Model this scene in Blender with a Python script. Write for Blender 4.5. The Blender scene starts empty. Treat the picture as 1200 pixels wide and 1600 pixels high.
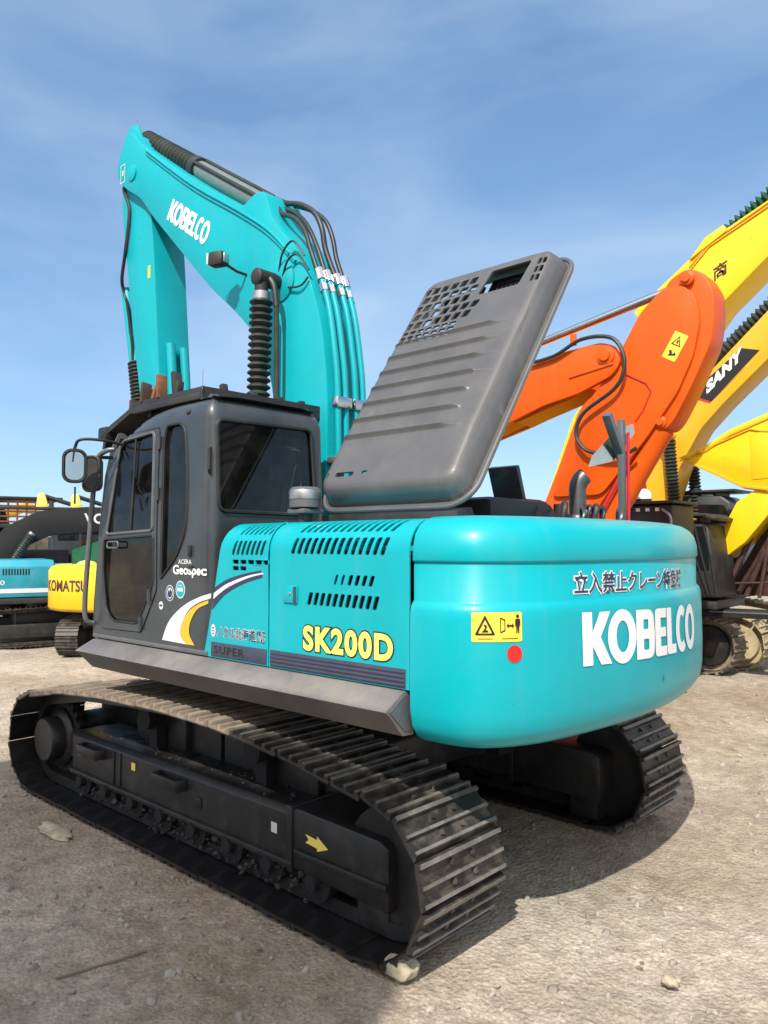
import bpy, bmesh, math, random
from math import sin, cos, pi, radians, sqrt, atan2, hypot
from mathutils import Vector, Matrix, noise
random.seed(7)
S = bpy.context.scene
C = S.collection

# ------------------------------------------------------------------ camera
CAM = Vector((-4.12, 3.91, 1.87))
cd = bpy.data.cameras.new('camera'); co = bpy.data.objects.new('camera', cd); C.objects.link(co)
cd.sensor_fit = 'HORIZONTAL'; cd.sensor_width = 36; cd.lens = 36.0
cd.clip_start = 0.05; cd.clip_end = 3000
co.location = CAM
co.rotation_euler = (radians(90 + 2.39), 0, radians(-47.4 - 90))
S.camera = co

# ------------------------------------------------------------------ sky, sun, exposure
LDIR = Vector((0.38, -0.86, -1.0)).normalized()          # the way sunlight travels
SUN_EL = math.asin(-LDIR.z); SUN_ROT = atan2(-LDIR.x, -LDIR.y)
W = bpy.data.worlds.new("World"); S.world = W; W.use_nodes = True
nt = W.node_tree; nt.nodes.clear()
def N(t, typ, **kw):
    n = t.nodes.new(typ)
    for k, v in kw.items():
        if k in n.inputs.keys(): n.inputs[k].default_value = v
        else: setattr(n, k, v)
    return n
wo = N(nt, 'ShaderNodeOutputWorld'); bg = N(nt, 'ShaderNodeBackground'); bg.inputs["Strength"].default_value = 0.13
sky = N(nt, 'ShaderNodeTexSky'); sky.sky_type = 'NISHITA'; sky.sun_disc = False
sky.sun_elevation = SUN_EL; sky.sun_rotation = SUN_ROT
sky.air_density = 1.0; sky.dust_density = 0.15; sky.ozone_density = 2.4; sky.altitude = 0
tc = N(nt, 'ShaderNodeTexCoord')
mp = N(nt, 'ShaderNodeMapping'); mp.inputs['Scale'].default_value = (1.6, 1.6, 5.0)
nz = N(nt, 'ShaderNodeTexNoise'); nz.inputs['Scale'].default_value = 1.5; nz.inputs['Detail'].default_value = 5; nz.inputs['Roughness'].default_value = 0.48
nz.inputs['Distortion'].default_value = 0.35
cr = N(nt, 'ShaderNodeValToRGB'); cr.color_ramp.elements[0].position = 0.36; cr.color_ramp.elements[0].color = (0, 0, 0, 1)
cr.color_ramp.elements[1].position = 0.72; cr.color_ramp.elements[1].color = (.48, .48, .48, 1)
mx = N(nt, 'ShaderNodeMix'); mx.data_type = 'RGBA'
mx.inputs['B'].default_value = (3.4, 4.1, 4.9, 1)
nt.links.new(tc.outputs['Generated'], mp.inputs['Vector']); nt.links.new(mp.outputs['Vector'], nz.inputs['Vector'])
nt.links.new(nz.outputs['Fac'], cr.inputs['Fac']); nt.links.new(cr.outputs['Color'], mx.inputs['Factor'])
tn = N(nt, 'ShaderNodeMix'); tn.data_type = 'RGBA'; tn.blend_type = 'MULTIPLY'; tn.inputs['Factor'].default_value = 1; tn.inputs['B'].default_value = (.88, 1.21, 1.52, 1)
gm = N(nt, 'ShaderNodeGamma'); gm.inputs['Gamma'].default_value = .60
nt.links.new(sky.outputs['Color'], gm.inputs['Color']); nt.links.new(gm.outputs['Color'], tn.inputs['A'])
# added glow in the unseen sky round the sun, fills the shaded ground
vd = N(nt, 'ShaderNodeVectorMath'); vd.operation = 'DOT_PRODUCT'; vd.inputs[1].default_value = tuple(-LDIR)
nt.links.new(tc.outputs['Generated'], vd.inputs[0])
vr = N(nt, 'ShaderNodeMapRange'); vr.interpolation_type = 'SMOOTHERSTEP'; vr.inputs[1].default_value = .30; vr.inputs[2].default_value = 1.0; vr.inputs[3].default_value = 0; vr.inputs[4].default_value = 1
nt.links.new(vd.outputs['Value'], vr.inputs[0])
vm = N(nt, 'ShaderNodeMix'); vm.data_type = 'RGBA'; vm.inputs['B'].default_value = (8.6, 7.7, 7.3, 1)
nt.links.new(vr.outputs[0], vm.inputs['Factor']); nt.links.new(tn.outputs['Result'], vm.inputs['A']); nt.links.new(vm.outputs['Result'], mx.inputs['A']); nt.links.new(mx.outputs['Result'], bg.inputs['Color'])
nt.links.new(bg.outputs['Background'], wo.inputs['Surface'])
sl = bpy.data.lights.new('sun', 'SUN'); sl.energy = 3.5; sl.angle = radians(0.53); sl.color = (1.0, 0.95, 0.86)
so = bpy.data.objects.new('sun', sl); C.objects.link(so)
so.rotation_euler = LDIR.to_track_quat('-Z', 'Y').to_euler()
S.view_settings.view_transform = 'Standard'; S.view_settings.look = 'None'; S.view_settings.gamma = 1
S.view_settings.use_curve_mapping = False
S.view_settings.exposure = 0.72

# ------------------------------------------------------------------ materials
def link(t, a, b): t.links.new(a, b)
def mat(name, col, rough=.5, metal=0, coat=0, var=.12, scale=6, dust=0, dcol=(.34, .28, .21), bump=0, bscale=60, spec=.5, dscale=3.0, dlo=.45, dhi=.75):
    m = bpy.data.materials.new(name); m.use_nodes = True
    t = m.node_tree; b = t.nodes['Principled BSDF']
    b.inputs['Roughness'].default_value = rough; b.inputs['Metallic'].default_value = metal
    b.inputs['Coat Weight'].default_value = coat; b.inputs['Coat Roughness'].default_value = .08
    b.inputs['Specular IOR Level'].default_value = spec
    tcn = N(t, 'ShaderNodeTexCoord')
    n1 = N(t, 'ShaderNodeTexNoise', Scale=scale, Detail=6, Roughness=.6)
    link(t, tcn.outputs['Object'], n1.inputs['Vector'])
    mr = N(t, 'ShaderNodeMapRange'); mr.inputs[1].default_value = .3; mr.inputs[2].default_value = .7
    mr.inputs[3].default_value = 1 - var; mr.inputs[4].default_value = 1 + var
    link(t, n1.outputs['Fac'], mr.inputs[0])
    mu = N(t, 'ShaderNodeMix'); mu.data_type = 'RGBA'; mu.blend_type = 'MULTIPLY'; mu.inputs['Factor'].default_value = 1
    mu.inputs['A'].default_value = (*col, 1); link(t, mr.outputs[0], mu.inputs['B'])
    out = mu.outputs['Result']
    if dust > 0:
        n2 = N(t, 'ShaderNodeTexNoise', Scale=dscale, Detail=9, Roughness=.68)
        link(t, tcn.outputs['Object'], n2.inputs['Vector'])
        m2 = N(t, 'ShaderNodeMapRange'); m2.inputs[1].default_value = dlo; m2.inputs[2].default_value = dhi
        m2.inputs[3].default_value = 0; m2.inputs[4].default_value = dust
        link(t, n2.outputs['Fac'], m2.inputs[0])
        md = N(t, 'ShaderNodeMix'); md.data_type = 'RGBA'; md.inputs['B'].default_value = (*dcol, 1)
        link(t, m2.outputs[0], md.inputs['Factor']); link(t, out, md.inputs['A']); out = md.outputs['Result']
        ad = N(t, 'ShaderNodeMath'); ad.operation = 'MULTIPLY_ADD'; ad.inputs[1].default_value = .5; ad.inputs[2].default_value = rough
        link(t, m2.outputs[0], ad.inputs[0]); link(t, ad.outputs[0], b.inputs['Roughness'])
    link(t, out, b.inputs['Base Color'])
    if bump > 0:
        n3 = N(t, 'ShaderNodeTexNoise', Scale=bscale, Detail=5, Roughness=.6)
        link(t, tcn.outputs['Object'], n3.inputs['Vector'])
        bp = N(t, 'ShaderNodeBump', Strength=bump, Distance=.01)
        link(t, n3.outputs['Fac'], bp.inputs['Height']); link(t, bp.outputs['Normal'], b.inputs['Normal'])
    return m
def weather(m, col, amt, sc=(9, 9, .8), lo=.56, hi=.80, chips=0):
    """thin run-down dust streaks and small paint chips over a painted surface"""
    t = m.node_tree; b = t.nodes['Principled BSDF']; src = b.inputs['Base Color'].links[0].from_socket
    tcn = N(t, 'ShaderNodeTexCoord'); mp_ = N(t, 'ShaderNodeMapping'); mp_.inputs['Scale'].default_value = sc
    n = N(t, 'ShaderNodeTexNoise', Scale=1.0, Detail=8, Roughness=.62); link(t, tcn.outputs['Object'], mp_.inputs['Vector']); link(t, mp_.outputs['Vector'], n.inputs['Vector'])
    mr = N(t, 'ShaderNodeMapRange'); mr.inputs[1].default_value = lo; mr.inputs[2].default_value = hi; mr.inputs[3].default_value = 0; mr.inputs[4].default_value = amt; link(t, n.outputs['Fac'], mr.inputs[0])
    mx = N(t, 'ShaderNodeMix'); mx.data_type = 'RGBA'; mx.inputs['B'].default_value = (*col, 1); link(t, mr.outputs[0], mx.inputs['Factor']); link(t, src, mx.inputs['A']); out = mx.outputs['Result']
    if chips:
        n2 = N(t, 'ShaderNodeTexNoise', Scale=26, Detail=3, Roughness=.5); link(t, tcn.outputs['Object'], n2.inputs['Vector'])
        m2 = N(t, 'ShaderNodeMapRange'); m2.inputs[1].default_value = .735; m2.inputs[2].default_value = .75; m2.inputs[3].default_value = 0; m2.inputs[4].default_value = chips; link(t, n2.outputs['Fac'], m2.inputs[0])
        m3 = N(t, 'ShaderNodeMix'); m3.data_type = 'RGBA'; m3.inputs['B'].default_value = (.10, .075, .06, 1); link(t, m2.outputs[0], m3.inputs['Factor']); link(t, out, m3.inputs['A']); out = m3.outputs['Result']
    link(t, out, b.inputs['Base Color'])
def glassmat(name, tint, fac=.2, rough=.03):
    m = bpy.data.materials.new(name); m.use_nodes = True
    t = m.node_tree; t.nodes.clear()
    o = N(t, 'ShaderNodeOutputMaterial'); tr = N(t, 'ShaderNodeBsdfTransparent'); tr.inputs[0].default_value = (*tint, 1)
    gl = N(t, 'ShaderNodeBsdfGlossy'); gl.inputs['Roughness'].default_value = rough; gl.inputs[0].default_value = (.9, .95, 1, 1)
    lw = N(t, 'ShaderNodeFresnel'); lw.inputs['IOR'].default_value = 1.5
    ad = N(t, 'ShaderNodeMath'); ad.operation = 'MULTIPLY'; ad.inputs[1].default_value = fac * 5
    link(t, lw.outputs[0], ad.inputs[0])
    dn = N(t, 'ShaderNodeTexNoise', Scale=5, Detail=8, Roughness=.7); df = N(t, 'ShaderNodeBsdfDiffuse'); df.inputs[0].default_value = (.30, .28, .25, 1)
    dm = N(t, 'ShaderNodeMapRange'); dm.inputs[1].default_value = .42; dm.inputs[2].default_value = .8; dm.inputs[3].default_value = .01; dm.inputs[4].default_value = .06
    tcg = N(t, 'ShaderNodeTexCoord'); link(t, tcg.outputs['Object'], dn.inputs['Vector']); link(t, dn.outputs['Fac'], dm.inputs[0])
    md2 = N(t, 'ShaderNodeMixShader'); link(t, dm.outputs[0], md2.inputs[0]); link(t, tr.outputs[0], md2.inputs[1]); link(t, df.outputs[0], md2.inputs[2]); tr = md2
    mixn = N(t, 'ShaderNodeMixShader'); link(t, ad.outputs[0], mixn.inputs[0]); link(t, tr.outputs[0], mixn.inputs[1]); link(t, gl.outputs[0], mixn.inputs[2])
    link(t, mixn.outputs[0], o.inputs['Surface'])
    return m
M = {}
M['teal'] = mat('teal_paint', (.0, .35, .405), .36, spec=.35, coat=.12, var=.06, scale=1.5, dust=.13, dcol=(.07, .34, .34), dlo=.48, dhi=.80, bump=.05, bscale=6, dscale=4.5)
M['tealb'] = mat('teal_boom_paint', (.0, .35, .405), .42, spec=.35, coat=.06, var=.07, scale=2, dust=.10, dcol=(.08, .32, .32), dlo=.5, dhi=.85, bump=.03, bscale=12)
M['char'] = mat('charcoal_paint', (.036, .044, .051), .36, coat=.25, var=.12, scale=3, dust=.16, dcol=(.13, .13, .125), bump=.02, bscale=40)
M['hood'] = mat('grey_hood_paint', (.088, .088, .090), .40, coat=.25, var=.10, scale=2.5, dust=.28, dcol=(.19, .175, .17), bump=.02, bscale=30)
M['black'] = mat('black_steel', (.018, .018, .019), .5, var=.2, scale=8, dust=.3, dcol=(.10, .09, .08), bump=.05, bscale=30)
M['dark'] = mat('dark_cavity', (.008, .008, .009), .8, var=.2)
M['rubber'] = mat('black_rubber', (.013, .013, .013), .55, var=.2, scale=20, dust=.25, dcol=(.1, .09, .07))
M['hose'] = mat('hose_rubber', (.02, .024, .022), .45, var=.2, scale=20)
M['bellow'] = mat('bellows_rubber', (.018, .026, .021), .5, var=.25, scale=14, dust=.3, dcol=(.12, .13, .10))
M['shoe'] = mat('track_shoe_steel', (.038, .035, .033), .42, metal=.35, var=.35, scale=9, dust=.7, dcol=(.26, .215, .17), bump=.25, bscale=35, dscale=7, dlo=.47, dhi=.74)
M['shoe_lit'] = mat('sunlit_dusty_shoe_steel', (.09, .075, .06), .6, metal=.1, var=.3, scale=9, dust=.9, dcol=(.36, .28, .20), bump=.3, bscale=35, dscale=5, dlo=.35, dhi=.65)
M['belt'] = mat('far_track_steel', (.030, .028, .027), .5, metal=.3, var=.3, scale=9, dust=.6, dcol=(.22, .18, .14), dscale=5)
M['beltd'] = mat('dusty_far_track_steel', (.09, .075, .06), .6, metal=.1, var=.3, scale=9, dust=.9, dcol=(.36, .28, .20), bump=.3, bscale=35, dscale=5, dlo=.35, dhi=.65)
for nm_, k_ in (('shoe', .75), ('shoe_lit', .5)):
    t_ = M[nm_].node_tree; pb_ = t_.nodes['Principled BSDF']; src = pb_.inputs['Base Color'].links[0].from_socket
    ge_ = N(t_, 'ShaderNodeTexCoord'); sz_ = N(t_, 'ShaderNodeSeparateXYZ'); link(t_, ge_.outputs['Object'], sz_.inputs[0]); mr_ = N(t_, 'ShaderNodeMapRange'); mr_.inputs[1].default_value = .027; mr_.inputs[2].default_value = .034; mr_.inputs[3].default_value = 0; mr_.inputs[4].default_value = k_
    link(t_, sz_.outputs['Z'], mr_.inputs[0])
    nn_ = N(t_, 'ShaderNodeTexNoise', Scale=13, Detail=5, Roughness=.65); tn_ = N(t_, 'ShaderNodeTexCoord'); link(t_, tn_.outputs['Object'], nn_.inputs['Vector'])
    mm_ = N(t_, 'ShaderNodeMath'); mm_.operation = 'MULTIPLY'; link(t_, mr_.outputs[0], mm_.inputs[0]); link(t_, nn_.outputs['Fac'], mm_.inputs[1])
    mx_ = N(t_, 'ShaderNodeMix'); mx_.data_type = 'RGBA'; mx_.inputs['B'].default_value = (.42, .40, .37, 1)
    link(t_, mm_.outputs[0], mx_.inputs['Factor']); link(t_, src, mx_.inputs['A'])
    shade_ = N(t_, 'ShaderNodeMapRange'); shade_.inputs[1].default_value = -.002; shade_.inputs[2].default_value = .004; shade_.inputs[3].default_value = .9; shade_.inputs[4].default_value = 0; link(t_, sz_.outputs['Z'], shade_.inputs[0])   # inner face darkened: shade of the lower run put into the colour
    mshade_ = N(t_, 'ShaderNodeMix'); mshade_.data_type = 'RGBA'; mshade_.inputs['B'].default_value = (.009, .010, .012, 1)
    link(t_, shade_.outputs[0], mshade_.inputs['Factor']); link(t_, mx_.outputs['Result'], mshade_.inputs['A']); link(t_, mshade_.outputs['Result'], pb_.inputs['Base Color'])
M['frame'] = mat('undercarriage_steel', (.019, .0185, .019), .42, metal=.1, var=.4, scale=5, dust=.42, dcol=(.16, .13, .11), bump=.12, bscale=40, dscale=4, dlo=.52, dhi=.85)
M['mud'] = mat('dried_mud', (.045, .041, .038), .95, var=.35, scale=14, bump=.6, bscale=30)
M['clod'] = mat('pale_clod', (.42, .37, .27), .95, var=.3, scale=14, bump=.7, bscale=40)
M['chrome'] = mat('bright_metal', (.62, .62, .62), .22, metal=1, var=.08)
M['steel'] = mat('galvanised_steel', (.40, .41, .42), .38, metal=.85, var=.15, scale=14)
M['galv'] = mat('grey_rail_paint', (.13, .14, .145), .4, metal=.3, var=.15, scale=14)
M['skirt'] = mat('dusty_skirt_steel', (.13, .125, .125), .55, var=.22, scale=4, dust=.7, dcol=(.25, .22, .19), bump=.08, bscale=30, dscale=2.5, dlo=.42, dhi=.75)
M['glass'] = glassmat('tinted_glass', (.10, .11, .12), .16)
M['dmirror'] = mat('dull_mirror_glass', (.34, .38, .36), .12, metal=.9, var=.1)
M['mirror'] = mat('mirror_glass', (.40, .46, .46), .04, metal=1, var=.01)
M['white'] = mat('white_vinyl', (.80, .80, .80), .4, var=.03)
M['offw'] = mat('pale_grey_vinyl', (.62, .64, .66), .4, var=.05)
M['yvinyl'] = mat('yellow_vinyl', (.85, .62, .06), .4, var=.04)
M['ltyel'] = mat('pale_yellow_vinyl', (.88, .74, .16), .4, var=.03)
M['navy'] = mat('navy_vinyl', (.028, .032, .085), .4, var=.08)
M['navyp'] = mat('navy_grey_plastic', (.045, .052, .085), .45, var=.12, scale=10, bump=.05)
M['blackv'] = mat('black_vinyl', (.012, .012, .012), .4, var=.05)
M['red'] = mat('red_reflector', (.75, .01, .008), .25, coat=.5, var=.05)
M['redp'] = mat('red_paint', (.48, .02, .03), .4, var=.1)
M['gold'] = mat('gold_vinyl', (.70, .42, .03), .35, var=.06)
M['orange'] = mat('orange_paint', (.68, .088, .002), .42, coat=.1, var=.08, scale=1.5, dust=.10, dcol=(.45, .14, .03), bump=.03, bscale=12, spec=.3)
M['yellow'] = mat('yellow_paint', (.80, .47, .004), .4, coat=.15, var=.07, scale=1.6, dust=.15, dcol=(.5, .38, .12), bump=.03, bscale=12)
M['amber'] = mat('amber_yellow_paint', (.72, .38, .012), .4, coat=.15, var=.07, scale=1.6, dust=.2, dcol=(.45, .33, .14), bump=.03, bscale=12)
M['lemon'] = mat('lemon_paint', (.82, .55, .004), .42, coat=.1, var=.07, scale=1.6, dust=.15, dcol=(.5, .4, .12), bump=.03, bscale=12)
M['blue'] = mat('sky_blue_paint', (.012, .29, .40), .42, coat=.1, var=.08, scale=1.6, dust=.3, dcol=(.26, .33, .33))
M['rust'] = mat('rusty_steel', (.16, .062, .026), .8, var=.5, scale=9, bump=.2, bscale=40)
M['maroon'] = mat('dark_rusty_steel', (.055, .025, .020), .75, var=.5, scale=9, bump=.2, bscale=40)
M['lamp'] = mat('lamp_glass', (.75, .72, .62), .2, coat=.4, var=.05)
M['skin'] = mat('grey_plastic', (.10, .10, .11), .5, var=.1)
M['dsteel'] = mat('dull_exhaust_steel', (.10, .105, .11), .42, metal=.6, var=.25, scale=10)
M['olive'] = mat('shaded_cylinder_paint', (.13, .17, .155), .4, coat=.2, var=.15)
M['net'] = mat('green_netting', (.02, .17, .10), .8, var=.25, scale=8)
M['ochre'] = mat('dirty_yellow_mud_steel', (.42, .34, .20), .7, var=.35, scale=7, dust=.6, bump=.2)

for nm_, c_, a_ in (('teal', (.10, .33, .34), .22), ('tealb', (.07, .27, .29), .30), ('orange', (.40, .13, .04), .35), ('yellow', (.45, .33, .08), .3), ('amber', (.40, .28, .08), .4), ('lemon', (.48, .38, .08), .3), ('hood', (.17, .16, .15), .4), ('char', (.10, .10, .10), .3)):
    weather(M[nm_], c_, a_, chips=.6 if nm_ not in ('hood', 'char') else 0)
# ------------------------------------------------------------------ mesh helpers
def lnk(o, parent=None):
    C.objects.link(o)
    if parent is not None: o.parent = parent
    return o
def thing(name, label, cat, loc=(0, 0, 0), rot=0, scale=1, group=None):
    o = bpy.data.objects.new(name, None); C.objects.link(o); o.empty_display_size = .3
    o.location = loc; o.rotation_euler = (0, 0, rot); o.scale = (scale,) * 3
    o['label'] = label; o['category'] = cat
    if group: o['group'] = group
    return o
def tag(o, label, cat, group=None):
    o['label'] = label; o['category'] = cat
    if group: o['group'] = group
    return o
def finish(name, bm, m, parent=None, smooth=38, label=None):
    me = bpy.data.meshes.new(name); bm.normal_update(); bm.to_mesh(me); bm.free()
    for p in me.polygons: p.use_smooth = True
    me.set_sharp_from_angle(angle=radians(smooth))
    mm = M[m] if isinstance(m, str) else m
    me.materials.append(mm)
    o = bpy.data.objects.new(name, me); lnk(o, parent)
    if label: o['label'] = label
    return o
AX = {'y': lambda u, v, w: (u, w, v), 'x': lambda u, v, w: (w, u, v), 'z': lambda u, v, w: (u, v, w)}
class MB:
    def __init__(s): s.bm = bmesh.new()
    def _bev(s, geom_faces, off, seg=2):
        es = set()
        for f in geom_faces:
            for e in f.edges: es.add(e)
        es = [e for e in es if len(e.link_faces) == 2 and e.calc_face_angle(0) > radians(25)]
        if es: bmesh.ops.bevel(s.bm, geom=es, offset=off, segments=seg, profile=.5, affect='EDGES', clamp_overlap=True)
    def box(s, c, d, bev=0, rot=None, seg=2):
        r = bmesh.ops.create_cube(s.bm, size=1)
        vs = r['verts']; mtx = Matrix.Translation(c) @ ((rot.to_4x4()) if rot else Matrix()) @ Matrix.Diagonal((*d, 1))
        bmesh.ops.transform(s.bm, matrix=mtx, verts=vs)
        if bev: s._bev({f for v in vs for f in v.link_faces}, bev, seg)
        return s
    def bx(s, x0, x1, y0, y1, z0, z1, bev=0, seg=2):
        return s.box(((x0 + x1) / 2, (y0 + y1) / 2, (z0 + z1) / 2), (abs(x1 - x0), abs(y1 - y0), abs(z1 - z0)), bev, None, seg)
    def prism(s, poly, ax, a, b, bev=0, seg=2):
        f = AX[ax]
        A = [s.bm.verts.new(f(u, v, a)) for u, v in poly]; B = [s.bm.verts.new(f(u, v, b)) for u, v in poly]
        fs = [s.bm.faces.new(A), s.bm.faces.new(B[::-1])]
        n = len(poly)
        for i in range(n): fs.append(s.bm.faces.new((A[i], B[i], B[(i + 1) % n], A[(i + 1) % n])))
        bmesh.ops.recalc_face_normals(s.bm, faces=fs)
        if bev: s._bev(fs, bev, seg)
        return s
    def tube(s, path, r, n=8, closed=False, caps=True, rs=None):
        P = [Vector(p) for p in path]; k = len(P); rings = []
        up = None
        for i in range(k):
            if closed: t = (P[(i + 1) % k] - P[i - 1])
            else: t = P[min(i + 1, k - 1)] - P[max(i - 1, 0)]
            t.normalize()
            if up is None:
                up = Vector((0, 0, 1)) if abs(t.z) < .9 else Vector((1, 0, 0))
            up = (up - t * up.dot(t)).normalized(); sd = t.cross(up)
            rr = rs[i] if rs else r
            rings.append([s.bm.verts.new(P[i] + (up * cos(2 * pi * j / n) + sd * sin(2 * pi * j / n)) * rr) for j in range(n)])
        for i in range(k if closed else k - 1):
            A, B = rings[i], rings[(i + 1) % k]
            for j in range(n): s.bm.faces.new((A[j], A[(j + 1) % n], B[(j + 1) % n], B[j]))
        if caps and not closed:
            s.bm.faces.new(rings[0][::-1]); s.bm.faces.new(rings[-1])
        return s
    def cyl(s, p0, p1, r, n=20, r2=None):
        return s.tube([p0, p1], r, n, rs=[r, r if r2 is None else r2])
    def lathe(s, c, axis, prof, n=32):
        # prof: (radius, offset along axis)
        a = Vector(axis).normalized(); u = a.orthogonal().normalized(); w = a.cross(u); c = Vector(c)
        rings = [[s.bm.verts.new(c + a * h + (u * cos(2 * pi * j / n) + w * sin(2 * pi * j / n)) * max(r, 1e-4)) for j in range(n)] for r, h in prof]
        for A, B in zip(rings, rings[1:]):
            for j in range(n): s.bm.faces.new((A[j], A[(j + 1) % n], B[(j + 1) % n], B[j]))
        s.bm.faces.new(rings[0][::-1]); s.bm.faces.new(rings[-1])
        return s
    def bellows(s, p0, p1, r, k, n=20, depth=.28):
        p0 = Vector(p0); p1 = Vector(p1); d = p1 - p0; Lh = d.length
        prof = []
        for i in range(k):
            h = Lh * i / k; q = Lh / k
            prof += [(r * (1 - depth), h), (r, h + q * .42), (r, h + q * .58)]
        prof.append((r * (1 - depth), Lh))
        return s.lathe(p0, d, prof, n)
    def build(s, name, m, parent=None, smooth=38, label=None):
        bmesh.ops.recalc_face_normals(s.bm, faces=s.bm.faces[:])
        return finish(name, s.bm, m, parent, smooth, label)
def catmull(pts, k=8, closed=False):
    P = [Vector(p) for p in pts]; out = []; n = len(P)
    rng = range(n if closed else n - 1)
    for i in rng:
        if closed: a, b, c, d = P[i - 1], P[i], P[(i + 1) % n], P[(i + 2) % n]
        else: a, b, c, d = P[max(i - 1, 0)], P[i], P[i + 1], P[min(i + 2, n - 1)]
        for j in range(k):
            t = j / k
            out.append(.5 * ((2 * b) + (c - a) * t + (2 * a - 5 * b + 4 * c - d) * t * t + (3 * b - a - 3 * c + d) * t ** 3))
    if not closed: out.append(P[-1])
    return out
def rrect(x0, x1, y0, y1, r, k=5):
    o = []
    for cx, cy, a0 in ((x1 - r, y1 - r, 0), (x0 + r, y1 - r, 90), (x0 + r, y0 + r, 180), (x1 - r, y0 + r, 270)):
        for j in range(k + 1):
            a = radians(a0 + 90 * j / k); o.append((cx + r * cos(a), cy + r * sin(a)))
    return o
def rpoly(poly, r, k=4):
    o = []; n = len(poly)
    for i in range(n):
        p = Vector(poly[i]); a = Vector(poly[i - 1]); b = Vector(poly[(i + 1) % n])
        rr = r[i] if isinstance(r, (list, tuple)) else r
        da = (a - p); db = (b - p); l = min(rr, da.length * .45, db.length * .45)
        s0 = p + da.normalized() * l; s1 = p + db.normalized() * l
        if rr <= 1e-5: o.append((p.x, p.y)); continue
        for j in range(k + 1):
            t = j / k; q = s0 * (1 - t) ** 2 + p * 2 * t * (1 - t) + s1 * t * t; o.append((q.x, q.y))
    return o
def ellipse(cx, cy, a, b, k=32): return [(cx + a * cos(2 * pi * j / k), cy + b * sin(2 * pi * j / k)) for j in range(k)]
def fill2d(contours):
    cu = bpy.data.curves.new('c', 'CURVE'); cu.dimensions = '2D'; cu.fill_mode = 'BOTH'
    for ct in contours:
        sp = cu.splines.new('POLY'); sp.points.add(len(ct) - 1); sp.use_cyclic_u = True
        for p, q in zip(sp.points, ct): p.co = (q[0], q[1], 0, 1)
    o = bpy.data.objects.new('c', cu); C.objects.link(o)
    me = bpy.data.meshes.new_from_object(o)
    bm = bmesh.new(); bm.from_mesh(me)
    bpy.data.objects.remove(o); bpy.data.curves.remove(cu); bpy.data.meshes.remove(me)
    bmesh.ops.remove_doubles(bm, verts=bm.verts[:], dist=1e-6)
    return bm
def text2d(body, size, offset=0, spacing=1, xs=1, shear=0, align='LEFT'):
    cu = bpy.data.curves.new('t', 'FONT'); cu.body = body; cu.size = size; cu.offset = offset; cu.space_character = spacing; cu.shear = shear
    cu.resolution_u = 4
    o = bpy.data.objects.new('t', cu); C.objects.link(o)
    me = bpy.data.meshes.new_from_object(o)
    bm = bmesh.new(); bm.from_mesh(me)
    bpy.data.objects.remove(o); bpy.data.curves.remove(cu); bpy.data.meshes.remove(me)
    xsn = [v.co.x for v in bm.verts]; x0, x1 = min(xsn), max(xsn)
    for v in bm.verts: v.co.x = (v.co.x - x0) * xs
    bm['w'] if False else None
    return bm, (x1 - x0) * xs
def fit_text(body, w, h, offset=0, spacing=1, shear=0, grow=0):
    """text scaled to a box w x h, origin at its lower-left corner"""
    bm, _ = text2d(body, 1.0, offset, spacing, 1, shear)
    xs = [v.co.x for v in bm.verts]; ys = [v.co.y for v in bm.verts]
    x0, x1, y0, y1 = min(xs), max(xs), min(ys), max(ys)
    for v in bm.verts:
        v.co.x = (v.co.x - x0) / (x1 - x0) * (w + 2 * grow) - grow; v.co.y = (v.co.y - y0) / (y1 - y0) * (h + 2 * grow) - grow
    return bm
def cuts(bm, us=(), vs=()):
    for u in us:
        bmesh.ops.bisect_plane(bm, geom=bm.verts[:] + bm.edges[:] + bm.faces[:], plane_co=(u, 0, 0), plane_no=(1, 0, 0))
    for v in vs:
        bmesh.ops.bisect_plane(bm, geom=bm.verts[:] + bm.edges[:] + bm.faces[:], plane_co=(0, v, 0), plane_no=(0, 1, 0))
def rng(a, b, st):
    n = max(1, int(round(abs(b - a) / st))); return [a + (b - a) * i / n for i in range(1, n)]
def mapped(bm, fn, name, m, parent, th=0, smooth=38, label=None, out=None):
    """map a flat sheet through fn; 'out' tells which way its outer face looks; th thickens it inwards"""
    for v in bm.verts: v.co = fn(v.co.x, v.co.y)
    bmesh.ops.recalc_face_normals(bm, faces=bm.faces[:])
    bm.normal_update()
    if out is not None:
        o_ = out if callable(out) else (lambda c: Vector(out))
        if sum(f.calc_area() * f.normal.dot(o_(f.calc_center_median())) for f in bm.faces) < 0: bmesh.ops.reverse_faces(bm, faces=bm.faces[:])
        bm.normal_update()
    if th:
        fs = bm.faces[:]; vs = bm.verts[:]; twin = {}
        edges = [e for e in bm.edges if len(e.link_faces) == 1]
        for v in vs: twin[v] = bm.verts.new(v.co - v.normal * th)
        for f in fs: bm.faces.new([twin[v] for v in f.verts][::-1])
        for e in edges:
            f = e.link_faces[0]; a, c = e.verts
            lv = list(f.verts); i = lv.index(a)
            if lv[(i + 1) % len(lv)] != c: a, c = c, a
            bm.faces.new((c, a, twin[a], twin[c]))
        bm.normal_update()
    return finish(name, bm, m, parent, smooth, label)
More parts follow.
